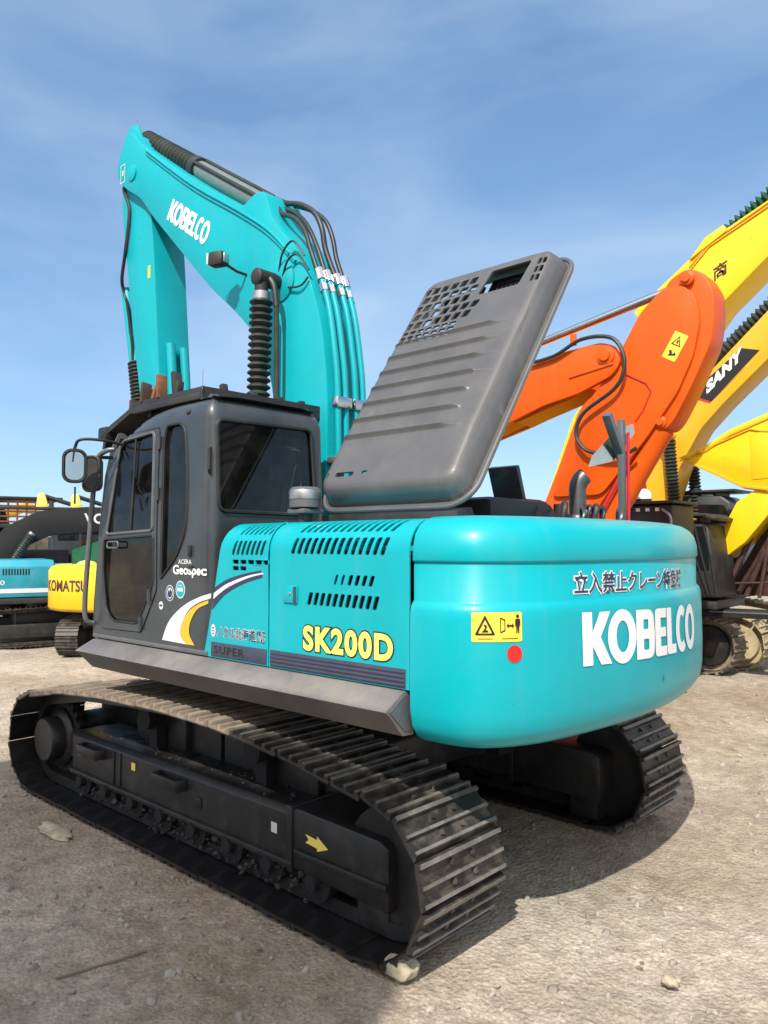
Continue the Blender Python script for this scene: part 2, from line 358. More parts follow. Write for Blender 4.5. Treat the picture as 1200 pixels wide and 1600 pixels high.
def text_pair(body, w, h, o_in, o_out, spacing=1, shear=0):
    """a text and its wider outline at the same scale, lower-left corner of the inner one at the origin"""
    a, _ = text2d(body, 1.0, o_in, spacing, 1, shear); xa = [v.co.x for v in a.verts]; ya = [v.co.y for v in a.verts]
    b, _ = text2d(body, 1.0, o_out, spacing, 1, shear); xb = [v.co.x for v in b.verts]
    sx, sy = w / (max(xa) - min(xa)), h / (max(ya) - min(ya)); ca, cb = (max(xa) + min(xa)) / 2, (max(xb) + min(xb)) / 2
    for bm, c in ((a, ca), (b, cb)):
        for v in bm.verts: v.co.x = (v.co.x - c) * sx + w / 2; v.co.y = (v.co.y - min(ya)) * sy
    return a, b
def logo_contours():
    """seven heavy rounded letters K O B E L C O, height 1"""
    out = []; x = 0
    def sh(cs, w):
        nonlocal x
        out.append([[(px + x, py) for px, py in c] for c in cs]); x += w
    sh([[(0, 0), (.27, 0), (.27, .36), (.50, 0), (.82, 0), (.50, .52), (.80, 1), (.49, 1), (.27, .62), (.27, 1), (0, 1)]], .71)
    sh([ellipse(.47, .5, .47, .53), ellipse(.47, .5, .205, .31)], .945)
    sh([rpoly([(0, 0), (.70, 0), (.74, .5), (.68, 1), (0, 1)], [0, .22, .05, .22, 0], 6), rrect(.27, .46, .60, .80, .04), rrect(.27, .48, .18, .40, .04)], .76)
    sh([rpoly([(0, 0), (.56, 0), (.56, .2), (.26, .2), (.26, .40), (.52, .40), (.52, .60), (.26, .60), (.26, .80), (.55, .80), (.55, 1), (0, 1)], [.12, 0, 0, 0, 0, 0, 0, 0, 0, 0, 0, .12], 4)], .585)
    sh([rpoly([(0, 0), (.52, 0), (.52, .2), (.26, .2), (.26, 1), (0, 1)], [.10, 0, 0, .05, 0, 0], 4)], .53)
    arc = [(.40 + .40 * cos(radians(a)), .5 + .53 * sin(radians(a))) for a in range(50, 311, 10)] + [(.40 + .17 * cos(radians(a)), .5 + .31 * sin(radians(a))) for a in range(310, 49, -10)]
    sh([arc], .66)
    sh([ellipse(.44, .5, .44, .53), ellipse(.44, .5, .19, .32)], .9)
    return out, x
def logo_bm():
    cs, w = logo_contours(); bm = bmesh.new()
    for c in cs:
        b2 = fill2d(c); me = bpy.data.meshes.new('x'); b2.to_mesh(me); b2.free(); bm.from_mesh(me); bpy.data.meshes.remove(me)
    for v in bm.verts: v.co.x /= w
    return bm            # unit box

# ================================================================== the teal excavator
EX = thing('excavator', 'big teal excavator in front with its grey engine hood propped open', 'excavator', group='parked excavators')
YL = 1.36                                                   # left flank of the upper body

# ---------------- crawler tracks
def track_path(xf, xr, zc, r, top, n=24):
    """closed (x,z) line: sprocket at xf, idler at xr; runs over the top to the rear, under to the front"""
    P = []
    for j in range(n + 1):
        a = radians(-90 + 180 * j / n); P.append(Vector((xf + r * cos(a), zc + r * sin(a))))
    for x, z in top: P.append(Vector((x, z)))
    for j in range(n + 1):
        a = radians(90 + 180 * j / n); P.append(Vector((xr + r * cos(a), zc + r * sin(a))))
    for j in range(1, 12): P.append(Vector((xr + (xf - xr) * j / 12, zc - r)))
    return P
def resample(P, n):
    Q = P + [P[0]]; L = [0]
    for a, b in zip(Q, Q[1:]): L.append(L[-1] + (b - a).length)
    T = L[-1]; out = []; i = 0
    for k in range(n):
        s = T * k / n
        while L[i + 1] < s: i += 1
        f = (s - L[i]) / max(1e-9, L[i + 1] - L[i]); out.append(Q[i].lerp(Q[i + 1], f))
    return out, T
def shoe_mesh(pitch, width):
    b = MB(); h = pitch / 2
    prof = [(-h * .98, .000), (-h * .98, .034), (-h * .78, .036), (-h * .70, .012), (-h * .12, .012), (-h * .05, .034), (h * .09, .034), (h * .16, .012),
            (h * .62, .012), (h * .70, .034), (h * .84, .034), (h * 1.02, .006), (h * 1.02, -.006), (-h * .80, -.006)]
    b.prism(prof, 'y', -width / 2, width / 2)
    for v in b.bm.verts:                                     # worn, clipped ends
        if abs(v.co.y) > width / 2 - .001 and v.co.z > .02: v.co.y *= .985
    for sx in (-.45, .38):
        for sy in (-.075, .075, ): b.cyl((sx * h, sy, .010), (sx * h, sy, .025), .014, 6)
    return b
def crawler(parent, yc, width, path, nshoe, shoes=True, chain_w=.2, deep='shoe', lit=None):
    pts, T = resample(path, nshoe); pitch = T / nshoe
    b = MB(); k = len(path)
    fine, _ = resample(path, 120); A = []
    for i in range(120):
        t = (fine[(i + 1) % 120] - fine[i - 1]).normalized(); nrm = Vector((t.y, -t.x))
        rowv = []
        for off, y in ((-.012, -chain_w / 2), (-.012, chain_w / 2), (-.085, chain_w / 2), (-.085, -chain_w / 2)):
            q = fine[i] + nrm * off; rowv.append(b.bm.verts.new((q.x, yc + y, q.y)))
        A.append(rowv)
    for i in range(120):
        for j in range(4): b.bm.faces.new((A[i][j], A[i][(j + 1) % 4], A[(i + 1) % 120][(j + 1) % 4], A[(i + 1) % 120][j]))
    if not shoes:
        for i in range(nshoe):
            t = (pts[(i + 1) % nshoe] - pts[i - 1]).normalized(); nrm = Vector((t.y, -t.x)); h = pitch * .47
            p = pts[i]
            c = [p - t * h, p + t * h, p + t * h + nrm * .012, p + t * .2 * h + nrm * .012, p + t * .1 * h + nrm * .04, p - t * .1 * h + nrm * .04, p - t * .2 * h + nrm * .012, p - t * .7 * h + nrm * .012, p - t * .75 * h + nrm * .04, p - t * h + nrm * .04]
            b.prism([(q.x, q.y) for q in c], 'y', yc - width / 2, yc + width / 2)
        return b.build('crawler_track', deep, parent)
    part = b.build('crawler_track', 'frame', parent)
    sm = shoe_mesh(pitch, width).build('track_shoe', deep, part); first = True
    for i in range(nshoe):
        t = (pts[(i + 1) % nshoe] - pts[i - 1]).normalized(); nrm = Vector((t.y, -t.x))
        o = sm if first else sm.copy()
        if not first: C.objects.link(o)
        first = False
        ya = random.uniform(-.006, .006)
        mt = Matrix(((t.x, 0, nrm.x, pts[i].x), (0, 1, 0, yc + ya), (t.y, 0, nrm.y, pts[i].y), (0, 0, 0, 1)))
        o.matrix_local = mt
        if lit and lit(pts[i], nrm):
            if lit not in M: pass
            o.material_slots[0].link = 'OBJECT'; o.material_slots[0].material = M['shoe_lit']
    return part
TOP = [(1.35, .80), (.75, .845), (.1, .865), (-.45, .86), (-.95, .82), (-1.35, .765)]
PATH = track_path(1.86, -1.66, .365, .345, TOP)
def frontlit(p, n): return n.y > .6 and p.x > -.75  # paler shoes along the front top run: dust plus sunlight put into colour
crawler(EX, 1.10, .60, PATH, 47, lit=frontlit)
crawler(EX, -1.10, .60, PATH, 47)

def side_frame(sgn):
    y0, y1 = sorted((sgn * .83, sgn * 1.235)); out = sgn * 1.235
    b = MB()
    # main box beam: flat flank, chamfered top edge
    b.prism([(y0, .20), (y1 - .0, .20), (y1, .215), (y1, .455), (y1 - .035, .485), (y0 + .035, .485), (y0, .455)] if sgn > 0 else
            [(y0, .215), (y0 + .0, .20), (y1, .20), (y1, .455), (y1 - .035, .485), (y0 + .035, .485), (y0, .455)], 'x', -1.02, 1.47, .008)
    ridge = (out - .004, out + .026) if sgn > 0 else (out - .026, out + .004)
    b.bx(-1.02, 1.47, ridge[0], ridge[1], .19, .225, .008)       # lower ledge
    fr = b.build('track_frame', 'frame', EX)
    MB().bx(-1.0, 1.40, sgn * 1.0, sgn * 1.19, .07, .199, .01).build('roller_shade_plate', 'dark', fr)  # dark plate put in as the shade under the frame ledge
    if sgn > 0:
        for q_ in ((.88, 1.05, .90, 1.06), (.24, .46, .89, 1.05), (-.46, -.28, .90, 1.06)): MB().bx(*q_, .4855, .4895).build('frame_opening', 'dark', fr)
        for q_ in ((.76, .775, .23, .45), (.845, .86, .23, .45), (-.19, -.13, .30, .36)): MB().bx(q_[0], q_[1], 1.235, 1.242, q_[2], q_[3], .002).build('weld_plate', 'frame', fr)
    # yoke that carries the idler
    yk = MB().prism([(-1.70, .16), (-1.0, .185), (-1.0, .50), (-1.10, .505), (-1.64, .488), (-1.70, .46)], 'y', y0 - .01, y1 + .012, .02)
    yk.bx(-1.70, -1.05, *(sorted((out + sgn * .012, out + sgn * .03))), .27, .30, .006)
    yk.bx(-1.03, -.985, y0 - .02, y1 + .022, .17, .51, .006)
    yk.bx(-1.66, -1.45, y0 + .03, y1 - .03, .03, .17, .015)
    yk.build('idler_yoke', 'frame', fr)
    yc = sgn * 1.10
    MB().lathe((-1.66, yc - .09, .365), (0, 1, 0), [(.05, 0), (.27, .0), (.27, .18), (.05, .18)]).build('idler_wheel', 'frame', fr)
    # sprocket and final drive
    sp = MB()
    teeth = []
    for k in range(21):
        a = 2 * pi * k / 21
        for da, r in ((-.10, .265), (-.05, .31), (.05, .31), (.10, .265)): teeth.append((1.86 + r * cos(a + da), .365 + r * sin(a + da)))
    sp.prism(teeth, 'y', yc - .03, yc + .03)
    sp.build('sprocket', 'dark', fr)
    a0, a1 = yc + sgn * .0, yc + sgn * .20
    MB().lathe((1.86, a0, .365), (0, sgn, 0), [(.22, 0), (.22, .05), (.20, .07), (.165, .08), (.165, .17), (.155, .185), (.02, .187)]).build('final_drive', 'frame', fr)
    mo = MB().cyl((1.86, yc - sgn * .03, .365), (1.86, yc - sgn * .33, .365), .17, 20)
    mo.bx(1.3, 1.62, y0 + .04, y1 - .04, .26, .46, .03)
    mo.build('travel_motor', 'frame', fr)
    # bottom and carrier rollers, their deep shade put into the dark colour
    for k in range(8):
        x = 1.30 - k * .355
        r = MB().lathe((x, yc - .13, .165), (0, 1, 0), [(.05, 0), (.105, .0), (.105, .06), (.075, .07), (.075, .19), (.105, .20), (.105, .26), (.04, .262), (.04, .30)], 18)
        r.build('bottom_roller', 'dark', fr)
    for x in (.62, -.55):
        r = MB().lathe((x, yc - .15, .69), (0, 1, 0), [(.05, 0), (.075, .0), (.075, .06), (.06, .07), (.06, .14), (.075, .15), (.075, .20), (.03, .202)], 16)
        r.bx(x - .05, x + .05, yc - .09, yc - .02, .48, .69)
        r.build('carrier_roller', 'dark', fr)
    return fr
FL = side_frame(1); FR = side_frame(-1)
def foothold(x):
    b = MB(); y = 1.235
    b.prism([(x - .16, y - .002), (x - .14, y + .075), (x + .14, y + .075), (x + .16, y - .002), (x + .125, y - .002), (x + .105, y + .048), (x - .105, y + .048), (x - .125, y - .002)], 'z', .37, .44, .006)
    b.build('foothold', 'frame', FL)
foothold(1.13); foothold(.12)
bm = fill2d([[(0, .018), (.07, .018), (.07, 0), (.135, .045), (.07, .09), (.07, .068), (0, .068), (.02, .043)]])
mapped(bm, lambda u, v: Vector((-1.13 - u * 1.25, 1.2505, .335 + v * .85 - u * .12)), 'arrow_decal', 'ltyel', FL)
bm = fill2d([rrect(0, .05, 0, .05, .004)])
mapped(bm, lambda u, v: Vector((.62 - u, 1.2385, .37 + v)), 'small_decal', 'ltyel', FL)
for x in (1.385, -.84):
    bm = fill2d([rrect(0, .05, 0, .055, .004)])
    mapped(bm, lambda u, v: Vector((x - u, 1.2385, .33 + v)), 'small_decal', 'offw', FL)
# clods of mud lying along the frame
def lumps(b, n, xr, yr, zr, rr):
    for _ in range(n):
        r = bmesh.ops.create_icosphere(b.bm, subdivisions=1, radius=1)
        sc = random.uniform(*rr); mtx = Matrix.Translation((random.uniform(*xr), random.uniform(*yr), random.uniform(*zr))) @ Matrix.Rotation(random.uniform(0, 6), 4, Vector((random.random(), random.random(), 1))) @ Matrix.Diagonal((sc * random.uniform(.8, 1.5), sc * random.uniform(.7, 1.1), sc * random.uniform(.5, .9), 1))
        for v in r['verts']: v.co *= random.uniform(.72, 1.15)
        bmesh.ops.transform(b.bm, matrix=mtx, verts=r['verts'])
b = MB()
lumps(b, 320, (-1.15, 1.38), (1.17, 1.25), (.05, .20), (.006, .020)); lumps(b, 40, (-1.0, 1.4), (1.0, 1.21), (.484, .490), (.005, .016))
b.build('caked_mud', 'mud', FL)['kind'] = 'stuff'
# car body between the tracks
b = MB()
b.prism([(-.95, .42), (.95, .42), (.95, .66), (.55, .86), (-.55, .86), (-.95, .66)], 'y', -.62, .62, .02)
for sx in (-1, 1):
    for sy in (-1, 1):
        b.prism([(sx * .02, .44), (sx * 1.05, .40), (sx * 1.05, .62), (sx * .7, .74), (sx * .02, .80)], 'y', sy * .60, sy * .95)
        b.prism([(sx * .35, .45), (sx * .95, .40), (sx * .95, .62), (sx * .35, .80)], 'y', sy * .5, sy * 1.0, .02)
b.build('car_body', 'frame', EX)
for s_ in (1, -1): MB().bx(.80, 2.0, s_ * .60, s_ * .76, .12, .70, .05).build('motor_shade_filler', 'black', EX)  # boxes added to stand in for the shade beside the motors
MB().cyl((0, 0, .84), (0, 0, 1.06), .62, 48).build('slewing_ring', 'frame', EX)
# revolving deck
b = MB(); b.bx(-1.93, .95, -1.30, 1.30, 1.05, 1.22, .02); b.bx(-1.9, -.4, -1.0, 1.0, 1.0, 1.06)
b.build('revolving_deck', 'black', EX)
b = MB(); b.bx(-1.92, -.5, -1.26, 1.30, 1.22, 1.82); b.build('engine_bay', 'dark', EX)

# ---------------- side skirt
b = MB()
prof = [(1.30, 1.235), (1.375, 1.225), (1.49, 1.155), (1.47, 1.14), (1.375, 1.035), (1.30, 1.03)]
b.prism(prof, 'x', -1.90, .92, .006)
sk = b.build('side_skirt', 'skirt', EX)
for v in sk.data.vertices:                                   # raked front end
    if v.co.x > .5: v.co.x += (1.5 - v.co.y) * -.25 + .02
b = MB(); b.prism([(1.33, 1.21), (1.37, 1.212), (1.465, 1.152), (1.372, 1.06), (1.33, 1.06)], 'x', -1.906, -1.8985); b.build('skirt_end_plate', 'galv', sk)

# ---------------- left flank panels (sheet with real louvres, bent over the top edge)
S1, RA = .60, .15
def flank(u, s):
    x = -u
    if s <= S1: return Vector((x, YL, 1.235 + s))
    a = (s - S1) / RA
    if a <= pi / 2: return Vector((x, YL - RA + RA * cos(a), 1.235 + S1 + RA * sin(a)))
    return Vector((x, YL - RA - (s - S1 - RA * pi / 2), 1.235 + S1 + RA + .05 * (s - S1 - RA * pi / 2)))
STOP = S1 + RA * pi / 2 + .28
SC = [S1 + RA * (pi / 2) * k / 6 for k in range(7)]
def slant(u, v0, v1, w, d): w *= 1.28; return rpoly([(u - d, v0), (u - d + w, v0), (u + d + w, v1), (u + d, v1)], .008, 2)
holes = []
for k in range(7): holes.append(slant(.648 + .041 * k, .575, .655, .018, .014))
for k in range(7): holes.append(slant(.690 + .041 * k, .69, .80, .016, .02))
for k in range(5): holes.append(rrect(.645 + .067 * k, .700 + .067 * k, .527, .550, .006, 2))
for k in range(2): holes.append(rrect(.645 + .067 * k, .700 + .067 * k, .492, .515, .006, 2))
front = fill2d([[(.38, 0), (.958, 0), (.958, STOP), (.56, STOP), (.56, .80), (.55, .70), (.46, .30)]] + holes)
cuts(front, [], SC)
PF = mapped(front, flank, 'side_panel', 'teal', EX, th=.008, out=(0, 1, .6))
holes = []
for k in range(14): holes.append(slant(1.145 + .0475 * k, .585, .668, .022, .014))
for k in range(14): holes.append(slant(1.185 + .0475 * k, .70, .82, .020, .022))
for k in range(6): holes.append(slant(1.455 + .046 * k, .440, .490, .020 if k > 1 else .013, .010))
for k in range(11): holes.append(slant(1.265 + .0445 * k, .335, .398, .022, .011))
rear = fill2d([[(.966, 0), (1.925, 0), (1.925, STOP), (.966, STOP)]] + holes)
cuts(rear, [], SC)
PR = mapped(rear, flank, 'side_panel', 'teal', EX, th=.008, out=(0, 1, .6))
b = MB(); b.bx(-1.9, -.56, 1.325, 1.335, 1.3, 1.84); b.build('louvre_backing', 'dark', EX)
# latch
b = MB(); b.bx(-1.19, -1.085, YL + .001, YL + .009, 1.572, 1.66, .004); b.build('latch_plate', 'teal', PR)
MB().bx(-1.187, -1.166, YL + .009, YL + .013, 1.575, 1.657).build('latch_slot', 'navyp', PR)
MB().cyl((-1.135, YL + .008, 1.62), (-1.135, YL + .014, 1.62), .008, 10).build('latch_lock', 'chrome', PR)
def side(off=.0022, y=YL): return lambda x0, z0: (lambda u, v: Vector((x0 - u, y + off, z0 + v)))
# dark strips
b = MB(); b.bx(-.948, -.455, YL + .001, YL + .006, 1.243, 1.322, .003); b.build('lower_strip', 'navyp', PF)
b = MB(); b.bx(-1.905, -.976, YL + .001, YL + .005, 1.241, 1.324, .003)
for k in range(4): b.bx(-1.90, -.985, YL + .0045, YL + .009, 1.247 + .019 * k, 1.258 + .019 * k, .002)
b.build('lower_strip', 'navyp', PR)
mapped(fit_text('SUPER', .27, .042, .005, 1.15), side(.0085)(-.49, 1.262), 'lettering', 'blackv', PF)
# model number
ti, to = text_pair('SK200D', .60, .125, .045, .085, 1.14)
mapped(to, side(.0020)(-1.232, 1.345), 'model_outline', 'blackv', PR); mapped(ti, side(.0032)(-1.232, 1.345), 'model_lettering', 'ltyel', PR)
# owner's name
mapped(fill2d([ellipse(.02, .0325, .022, .036)]), side(.002)(-.452, 1.352), 'owner_badge', 'offw', PF)
mapped(fill2d([rrect(.010, .03, .012, .018, .002, 1), rrect(.010, .03, .028, .034, .002, 1), rrect(.010, .03, .044, .05, .002, 1)]), side(.003)(-.452, 1.352), 'owner_badge_mark', 'navy', PF)
ti, to = text_pair('ノクル北海道', .345, .062, .010, .055)
mapped(to, side(.002)(-.508, 1.352), 'owner_outline', 'offw', PF); mapped(ti, side(.003)(-.508, 1.352), 'owner_lettering', 'navy', PF)
for k, tx in enumerate(('株式', '会社')):
    ti, to = text_pair(tx, .068, .030, .006, .06)
    mapped(to, side(.002)(-.864, 1.384 - .034 * k), 'owner_outline', 'offw', PF); mapped(ti, side(.003)(-.864, 1.384 - .034 * k), 'owner_lettering', 'navy', PF)
# swoosh on the panel and on the cab
def band(up, lo): return [(p.x, p.y) for p in catmull([(a, b, 0) for a, b in up], 8)] + [(p.x, p.y) for p in catmull([(a, b, 0) for a, b in lo], 8)][::-1]
def sideabs(off): return lambda u, v: Vector((-u, YL + off, v))
mapped(fill2d([band([(.480, 1.625), (.60, 1.675), (.78, 1.715), (.952, 1.737)], [(.458, 1.500), (.58, 1.590), (.76, 1.660), (.952, 1.702)])]), sideabs(.002), 'swoosh_decal', 'navy', PF)
mapped(fill2d([band([(.474, 1.594), (.60, 1.651), (.78, 1.699), (.930, 1.722)], [(.470, 1.560), (.60, 1.628), (.78, 1.686), (.930, 1.715)])]), sideabs(.003), 'swoosh_highlight', 'offw', PF)

# ---------------- counterweight
CW = [(-1.93, 1.36), (-2.06, 1.355), (-2.17, 1.33), (-2.27, 1.27), (-2.36, 1.15), (-2.44, .95), (-2.50, .6), (-2.525, .25), (-2.51, -.1), (-2.46, -.45), (-2.38, -.8), (-2.26, -1.1), (-2.12, -1.27), (-1.93, -1.33)]
CWP = [(p.x, p.y) for p in catmull([(x, y, 0) for x, y in CW], 6)]
CWN = []
for i in range(len(CWP)):
    a = CWP[max(i - 1, 0)]; c = CWP[min(i + 1, len(CWP) - 1)]; t = Vector((c[0] - a[0], c[1] - a[1])).normalized(); CWN.append(Vector((t.y, -t.x)) * -1)
for i in range(len(CWN)):
    if CWN[i].dot(Vector(CWP[i]) - Vector((-1.5, 0))) < 0: CWN[i] = -CWN[i]
CWS = [0]
for a, c in zip(CWP, CWP[1:]): CWS.append(CWS[-1] + hypot(c[0] - a[0], c[1] - a[1]))
RING = [(.985, .30), (.99, .17), (1.005, .10), (1.035, .045), (1.085, .012), (1.15, 0), (1.30, -.004), (1.555, 0), (1.585, .003), (1.606, .010), (1.618, .020), (1.626, .027),
        (1.778, .027), (1.783, .030), (1.788, .030), (1.794, .020), (1.802, .017), (1.86, .020), (1.915, .036), (1.950, .062), (1.978, .105), (1.992, .16), (1.998, .24), (2.004, .40)]
def inset_at(z):
    for (z0, i0), (z1, i1) in zip(RING, RING[1:]):
        if z0 <= z <= z1: return i0 + (i1 - i0) * (z - z0) / (z1 - z0)
    return 0
b = MB(); rows = []
for z, ins in RING:
    row = []
    for i, (p, n) in enumerate(zip(CWP, CWN)):
        q = Vector(p) - n * ins
        if i in (0, len(CWP) - 1): q.x = -1.93
        q.x = min(q.x, -1.93); row.append(b.bm.verts.new((q.x, q.y, z)))
    rows.append(row)
for A, B in zip(rows, rows[1:]):
    for i in range(len(A) - 1): b.bm.faces.new((A[i], A[i + 1], B[i + 1], B[i]))
    b.bm.faces.new((A[-1], A[0], B[0], B[-1]))
b.bm.faces.new(rows[0][::-1]); b.bm.faces.new(rows[-1])
bmesh.ops.remove_doubles(b.bm, verts=b.bm.verts[:], dist=1e-5)
CWO = b.build('counterweight', 'teal', EX, smooth=50)
def cws(s, z, off):
    s = min(max(s, 0), CWS[-1] - 1e-4); i = 0
    while CWS[i + 1] < s: i += 1
    f = (s - CWS[i]) / (CWS[i + 1] - CWS[i]); p = Vector(CWP[i]).lerp(Vector(CWP[i + 1]), f); n = CWN[i].lerp(CWN[i + 1], f).normalized()
    q = p - n * (inset_at(z) - off); return Vector((q.x, q.y, z))
def onrear(s0, z0, off, tilt=0): return lambda u, v: cws(s0 + u, z0 + v + tilt * u, off)
bm = logo_bm()
for v in bm.verts: v.co.x *= 1.315; v.co.y *= .235
cuts(bm, rng(0, 1.315, .03)); mapped(bm, onrear(.85, 1.335, .004, -.030), 'maker_lettering', 'white', CWO, smooth=180)
JP = '立入禁止クレーン特危険'
ti, to = text_pair(JP, 1.15, .098, .014, .068)
cuts(to, rng(0, 1.15, .06)); mapped(to, onrear(.832, 1.648, .003, -.008), 'warning_outline', 'white', CWO, smooth=180)
cuts(ti, rng(0, 1.15, .06)); mapped(ti, onrear(.832, 1.648, .0045, -.008), 'warning_lettering', 'navy', CWO, smooth=180)
# yellow warning sticker
bm = fill2d([rrect(0, .215, 0, .122, .006)]); cuts(bm, rng(0, .215, .02)); SG = mapped(bm, onrear(.298, 1.465, .003), 'warning_sticker', 'yvinyl', CWO, smooth=180)
def dec(cs, off, m, nm, par, ox=0, oy=0):
    bm = fill2d(cs); cuts(bm, rng(0, .215, .02)); return mapped(bm, onrear(.298 + ox, 1.465 + oy, off), nm, m, par, smooth=180)
dec([rpoly([(.012, .028), (.098, .028), (.055, .112)], .008), rpoly([(.026, .036), (.084, .036), (.055, .094)], .006)], .0045, 'blackv', 'warning_triangle', SG)
dec([[(.040, .040), (.070, .040), (.066, .048), (.058, .050), (.064, .066), (.052, .074), (.050, .066), (.056, .062), (.050, .050)]], .0045, 'blackv', 'hand_symbol', SG)
dec([[(.118, .035), (.140, .045), (.140, .092), (.118, .102)], [(.122, .042), (.136, .050), (.136, .088), (.122, .095)]], .0045, 'blackv', 'door_symbol', SG)
dec([[(.145, .066), (.154, .078), (.154, .070), (.170, .070), (.170, .078), (.179, .066), (.170, .054), (.170, .062), (.154, .062), (.154, .054)]], .0045, 'blackv', 'arrow_symbol', SG)
dec([ellipse(.195, .105, .007, .008, 14)], .0045, 'blackv', 'person_symbol', SG)
dec([[(.184, .094), (.206, .094), (.207, .064), (.203, .064), (.202, .082), (.202, .034), (.197, .034), (.195, .060), (.193, .034), (.188, .034), (.188, .082), (.187, .064), (.183, .064)]], .0045, 'blackv', 'person_symbol', SG)
dec([rrect(.025, .085, .012, .015, .001, 1), rrect(.125, .195, .012, .015, .001, 1)], .0045, 'blackv', 'caption_line', SG)
mapped(fill2d([ellipse(0, 0, .034, .036)]), onrear(.478, 1.415, .004), 'reflector', 'red', CWO, smooth=180)
mapped(fill2d([[(-.018, -.002), (-.018, .002), (.018, .002), (.018, -.002)]]), onrear(1.575, 1.20, .003), 'lifting_mark', 'navy', CWO)
mapped(fill2d([[(-.002, .005), (-.002, .02), (.002, .02), (.002, .005)], [(-.002, -.02), (-.002, -.005), (.002, -.005), (.002, -.02)]]), onrear(1.575, 1.20, .003), 'lifting_mark', 'navy', CWO)

# ---------------- right flank and upper deck
b = MB()
b.prism([(-1.33, 1.235), (-1.33, 1.84), (-1.28, 1.94), (-1.2, 1.98), (-.95, 1.985), (-.95, 1.235)], 'x', -1.925, .55, .01)
b.build('right_panel', 'teal', EX)
b = MB(); b.bx(-1.925, -1.80, -.95, .93, 1.9, 1.985, .01); b.bx(-.93, -.50, -.95, .93, 1.86, 1.98, .01)
b.build('deck_panel', 'teal', EX)
b = MB(); b.bx(-.5, .5, -1.25, -.45, 1.2, 1.95, .03); b.build('fuel_tank', 'teal', EX)
# engine seen below the open hood
b = MB()
b.bx(-1.66, -1.35, -.25, .35, 1.8, 2.14, .05); b.bx(-1.30, -1.0, -.55, .1, 1.8, 2.06, .02); b.bx(-1.70, -1.45, -.55, -.30, 1.8, 2.07, .05); b.lathe((-1.55, -.1, 2.0), (0, -1, 0), [(.10, 0), (.15, .04), (.15, .2), (.08, .26), (.06, .34)], 20)
b.cyl((-1.6, -.9, 1.95), (-1.15, -.9, 1.95), .13, 20); b.cyl((-1.68, -.38, 2.0), (-1.68, -.38, 2.12), .045, 16)
EN = b.build('engine', 'black', EX)
b = MB(); b.box((-1.40, -.22, 2.20), (.22, .04, .34), .01, Matrix.Rotation(radians(-20), 3, 'X')); b.build('air_duct', 'char', EN)
for k in range(9):
    y = -.30 - .09 * k; z = 2.0; x = -1.70 + random.uniform(-.05, .05)
    b = MB().tube(catmull([(x, y, 1.95), (x - .03, y - .02, 2.06 + random.uniform(0, .05)), (x + .04, y - .12, 2.08 + random.uniform(0, .04)), (x + .08, y - .2, 1.95)], 6), random.choice((.012, .016, .02)), 8)
    b.build('engine_hose', random.choice(('hose', 'dsteel', 'hose', 'black')), EN)
# exhaust
pth = catmull([(-1.575, -.79, 1.95), (-1.575, -.79, 2.10), (-1.575, -.79, 2.20), (-1.576, -.792, 2.255), (-1.588, -.806, 2.300), (-1.606, -.826, 2.330)], 6)
b = MB().tube(pth, .058, 20, caps=False)
EXH = b.build('exhaust_pipe', 'dsteel', EX, smooth=60)
MB().cyl((-1.605, -.825, 2.3285), (-1.608, -.828, 2.3315), .0555, 20).build('exhaust_mouth', 'dark', EXH)
MB().lathe((-1.575, -.79, 1.98), (0, 0, 1), [(.062, 0), (.072, .01), (.072, .07), (.062, .085)], 20).build('exhaust_collar', 'dsteel', EXH)
# mirror post on the right rear deck
b = MB(); b.box((-1.70, -1.2, 2.36), (.042, .05, .78), .004); b.box((-1.69, -1.13, 2.60), (.06, .05, .42), .004, Matrix.Rotation(radians(-38), 3, 'X'))
PO = b.build('mirror_post', 'galv', EX)
mapped(fill2d([rpoly([(-.20, -.14), (-.02, -.10), (.14, .10), (.13, .17), (.0, .12), (-.17, -.06)], .012)]), lambda u, v: Vector((-1.64 - u * .75, -1.23 - u * .62, 2.56 + v)), 'mirror_glass', 'dmirror', PO, th=.01, out=(0, 1, 0))
b = MB().cyl((-1.72, -1.255, 1.95), (-1.73, -1.245, 2.66), .011, 10); b.build('red_rod', 'redp', PO)

# ---------------- open engine hood
HA, HW, HT = 1.06, 1.85, radians(54.5)
hn = Vector((0, sin(HT), cos(HT))); hw = Vector((0, -cos(HT), sin(HT)))
def dish(u, w):
    d = min(u, HA - u, w, HW - w); R = .085
    # distance to a rounded rectangle
    rc = .15; cx = min(max(u, rc), HA - rc); cy = min(max(w, rc), HW - rc)
    if (u < rc or u > HA - rc) and (w < rc or w > HW - rc): d = rc - hypot(u - cx, w - cy)
    d -= .028
    if d <= 0: h = 0
    elif d < R: h = .125 * sqrt(max(0, 1 - (1 - d / R) ** 2.6))
    else: h = .125
    if d > R * .4:
        for k in range(7):
            wc = .42 + .128 * k; e = (w - wc) / .011; uu = min(max((u - .06) / .05, 0), 1) * min(max((.86 - u) / .03, 0), 1)
            if abs(e) < 3: h += .024 * math.exp(-e * e) * uu
        h += .012 * min(max((w - .1) / .3, 0), 1)
    return h
def hood(u, w): return (Vector((-.895 - u, .93, 2.035)) + hn * .035) + hw * w + hn * dish(u, w)
hl = []
for r in range(5):                                            # grille rows, upper front corner
    for k in range(7 if r < 2 else 6):
        u0 = .075 + .074 * k + (.03 if r % 2 else 0)
        hl.append(rpoly([(u0, 1.315 + .080 * r), (u0 + .054, 1.315 + .080 * r), (u0 + .064, 1.374 + .080 * r), (u0 + .010, 1.374 + .080 * r)], .010, 2))
for q_ in range(3):
    for k in range(7): hl.append(rrect(.085 + .062 * k, .133 + .062 * k, 1.175 + .045 * q_, 1.205 + .045 * q_, .008, 2))
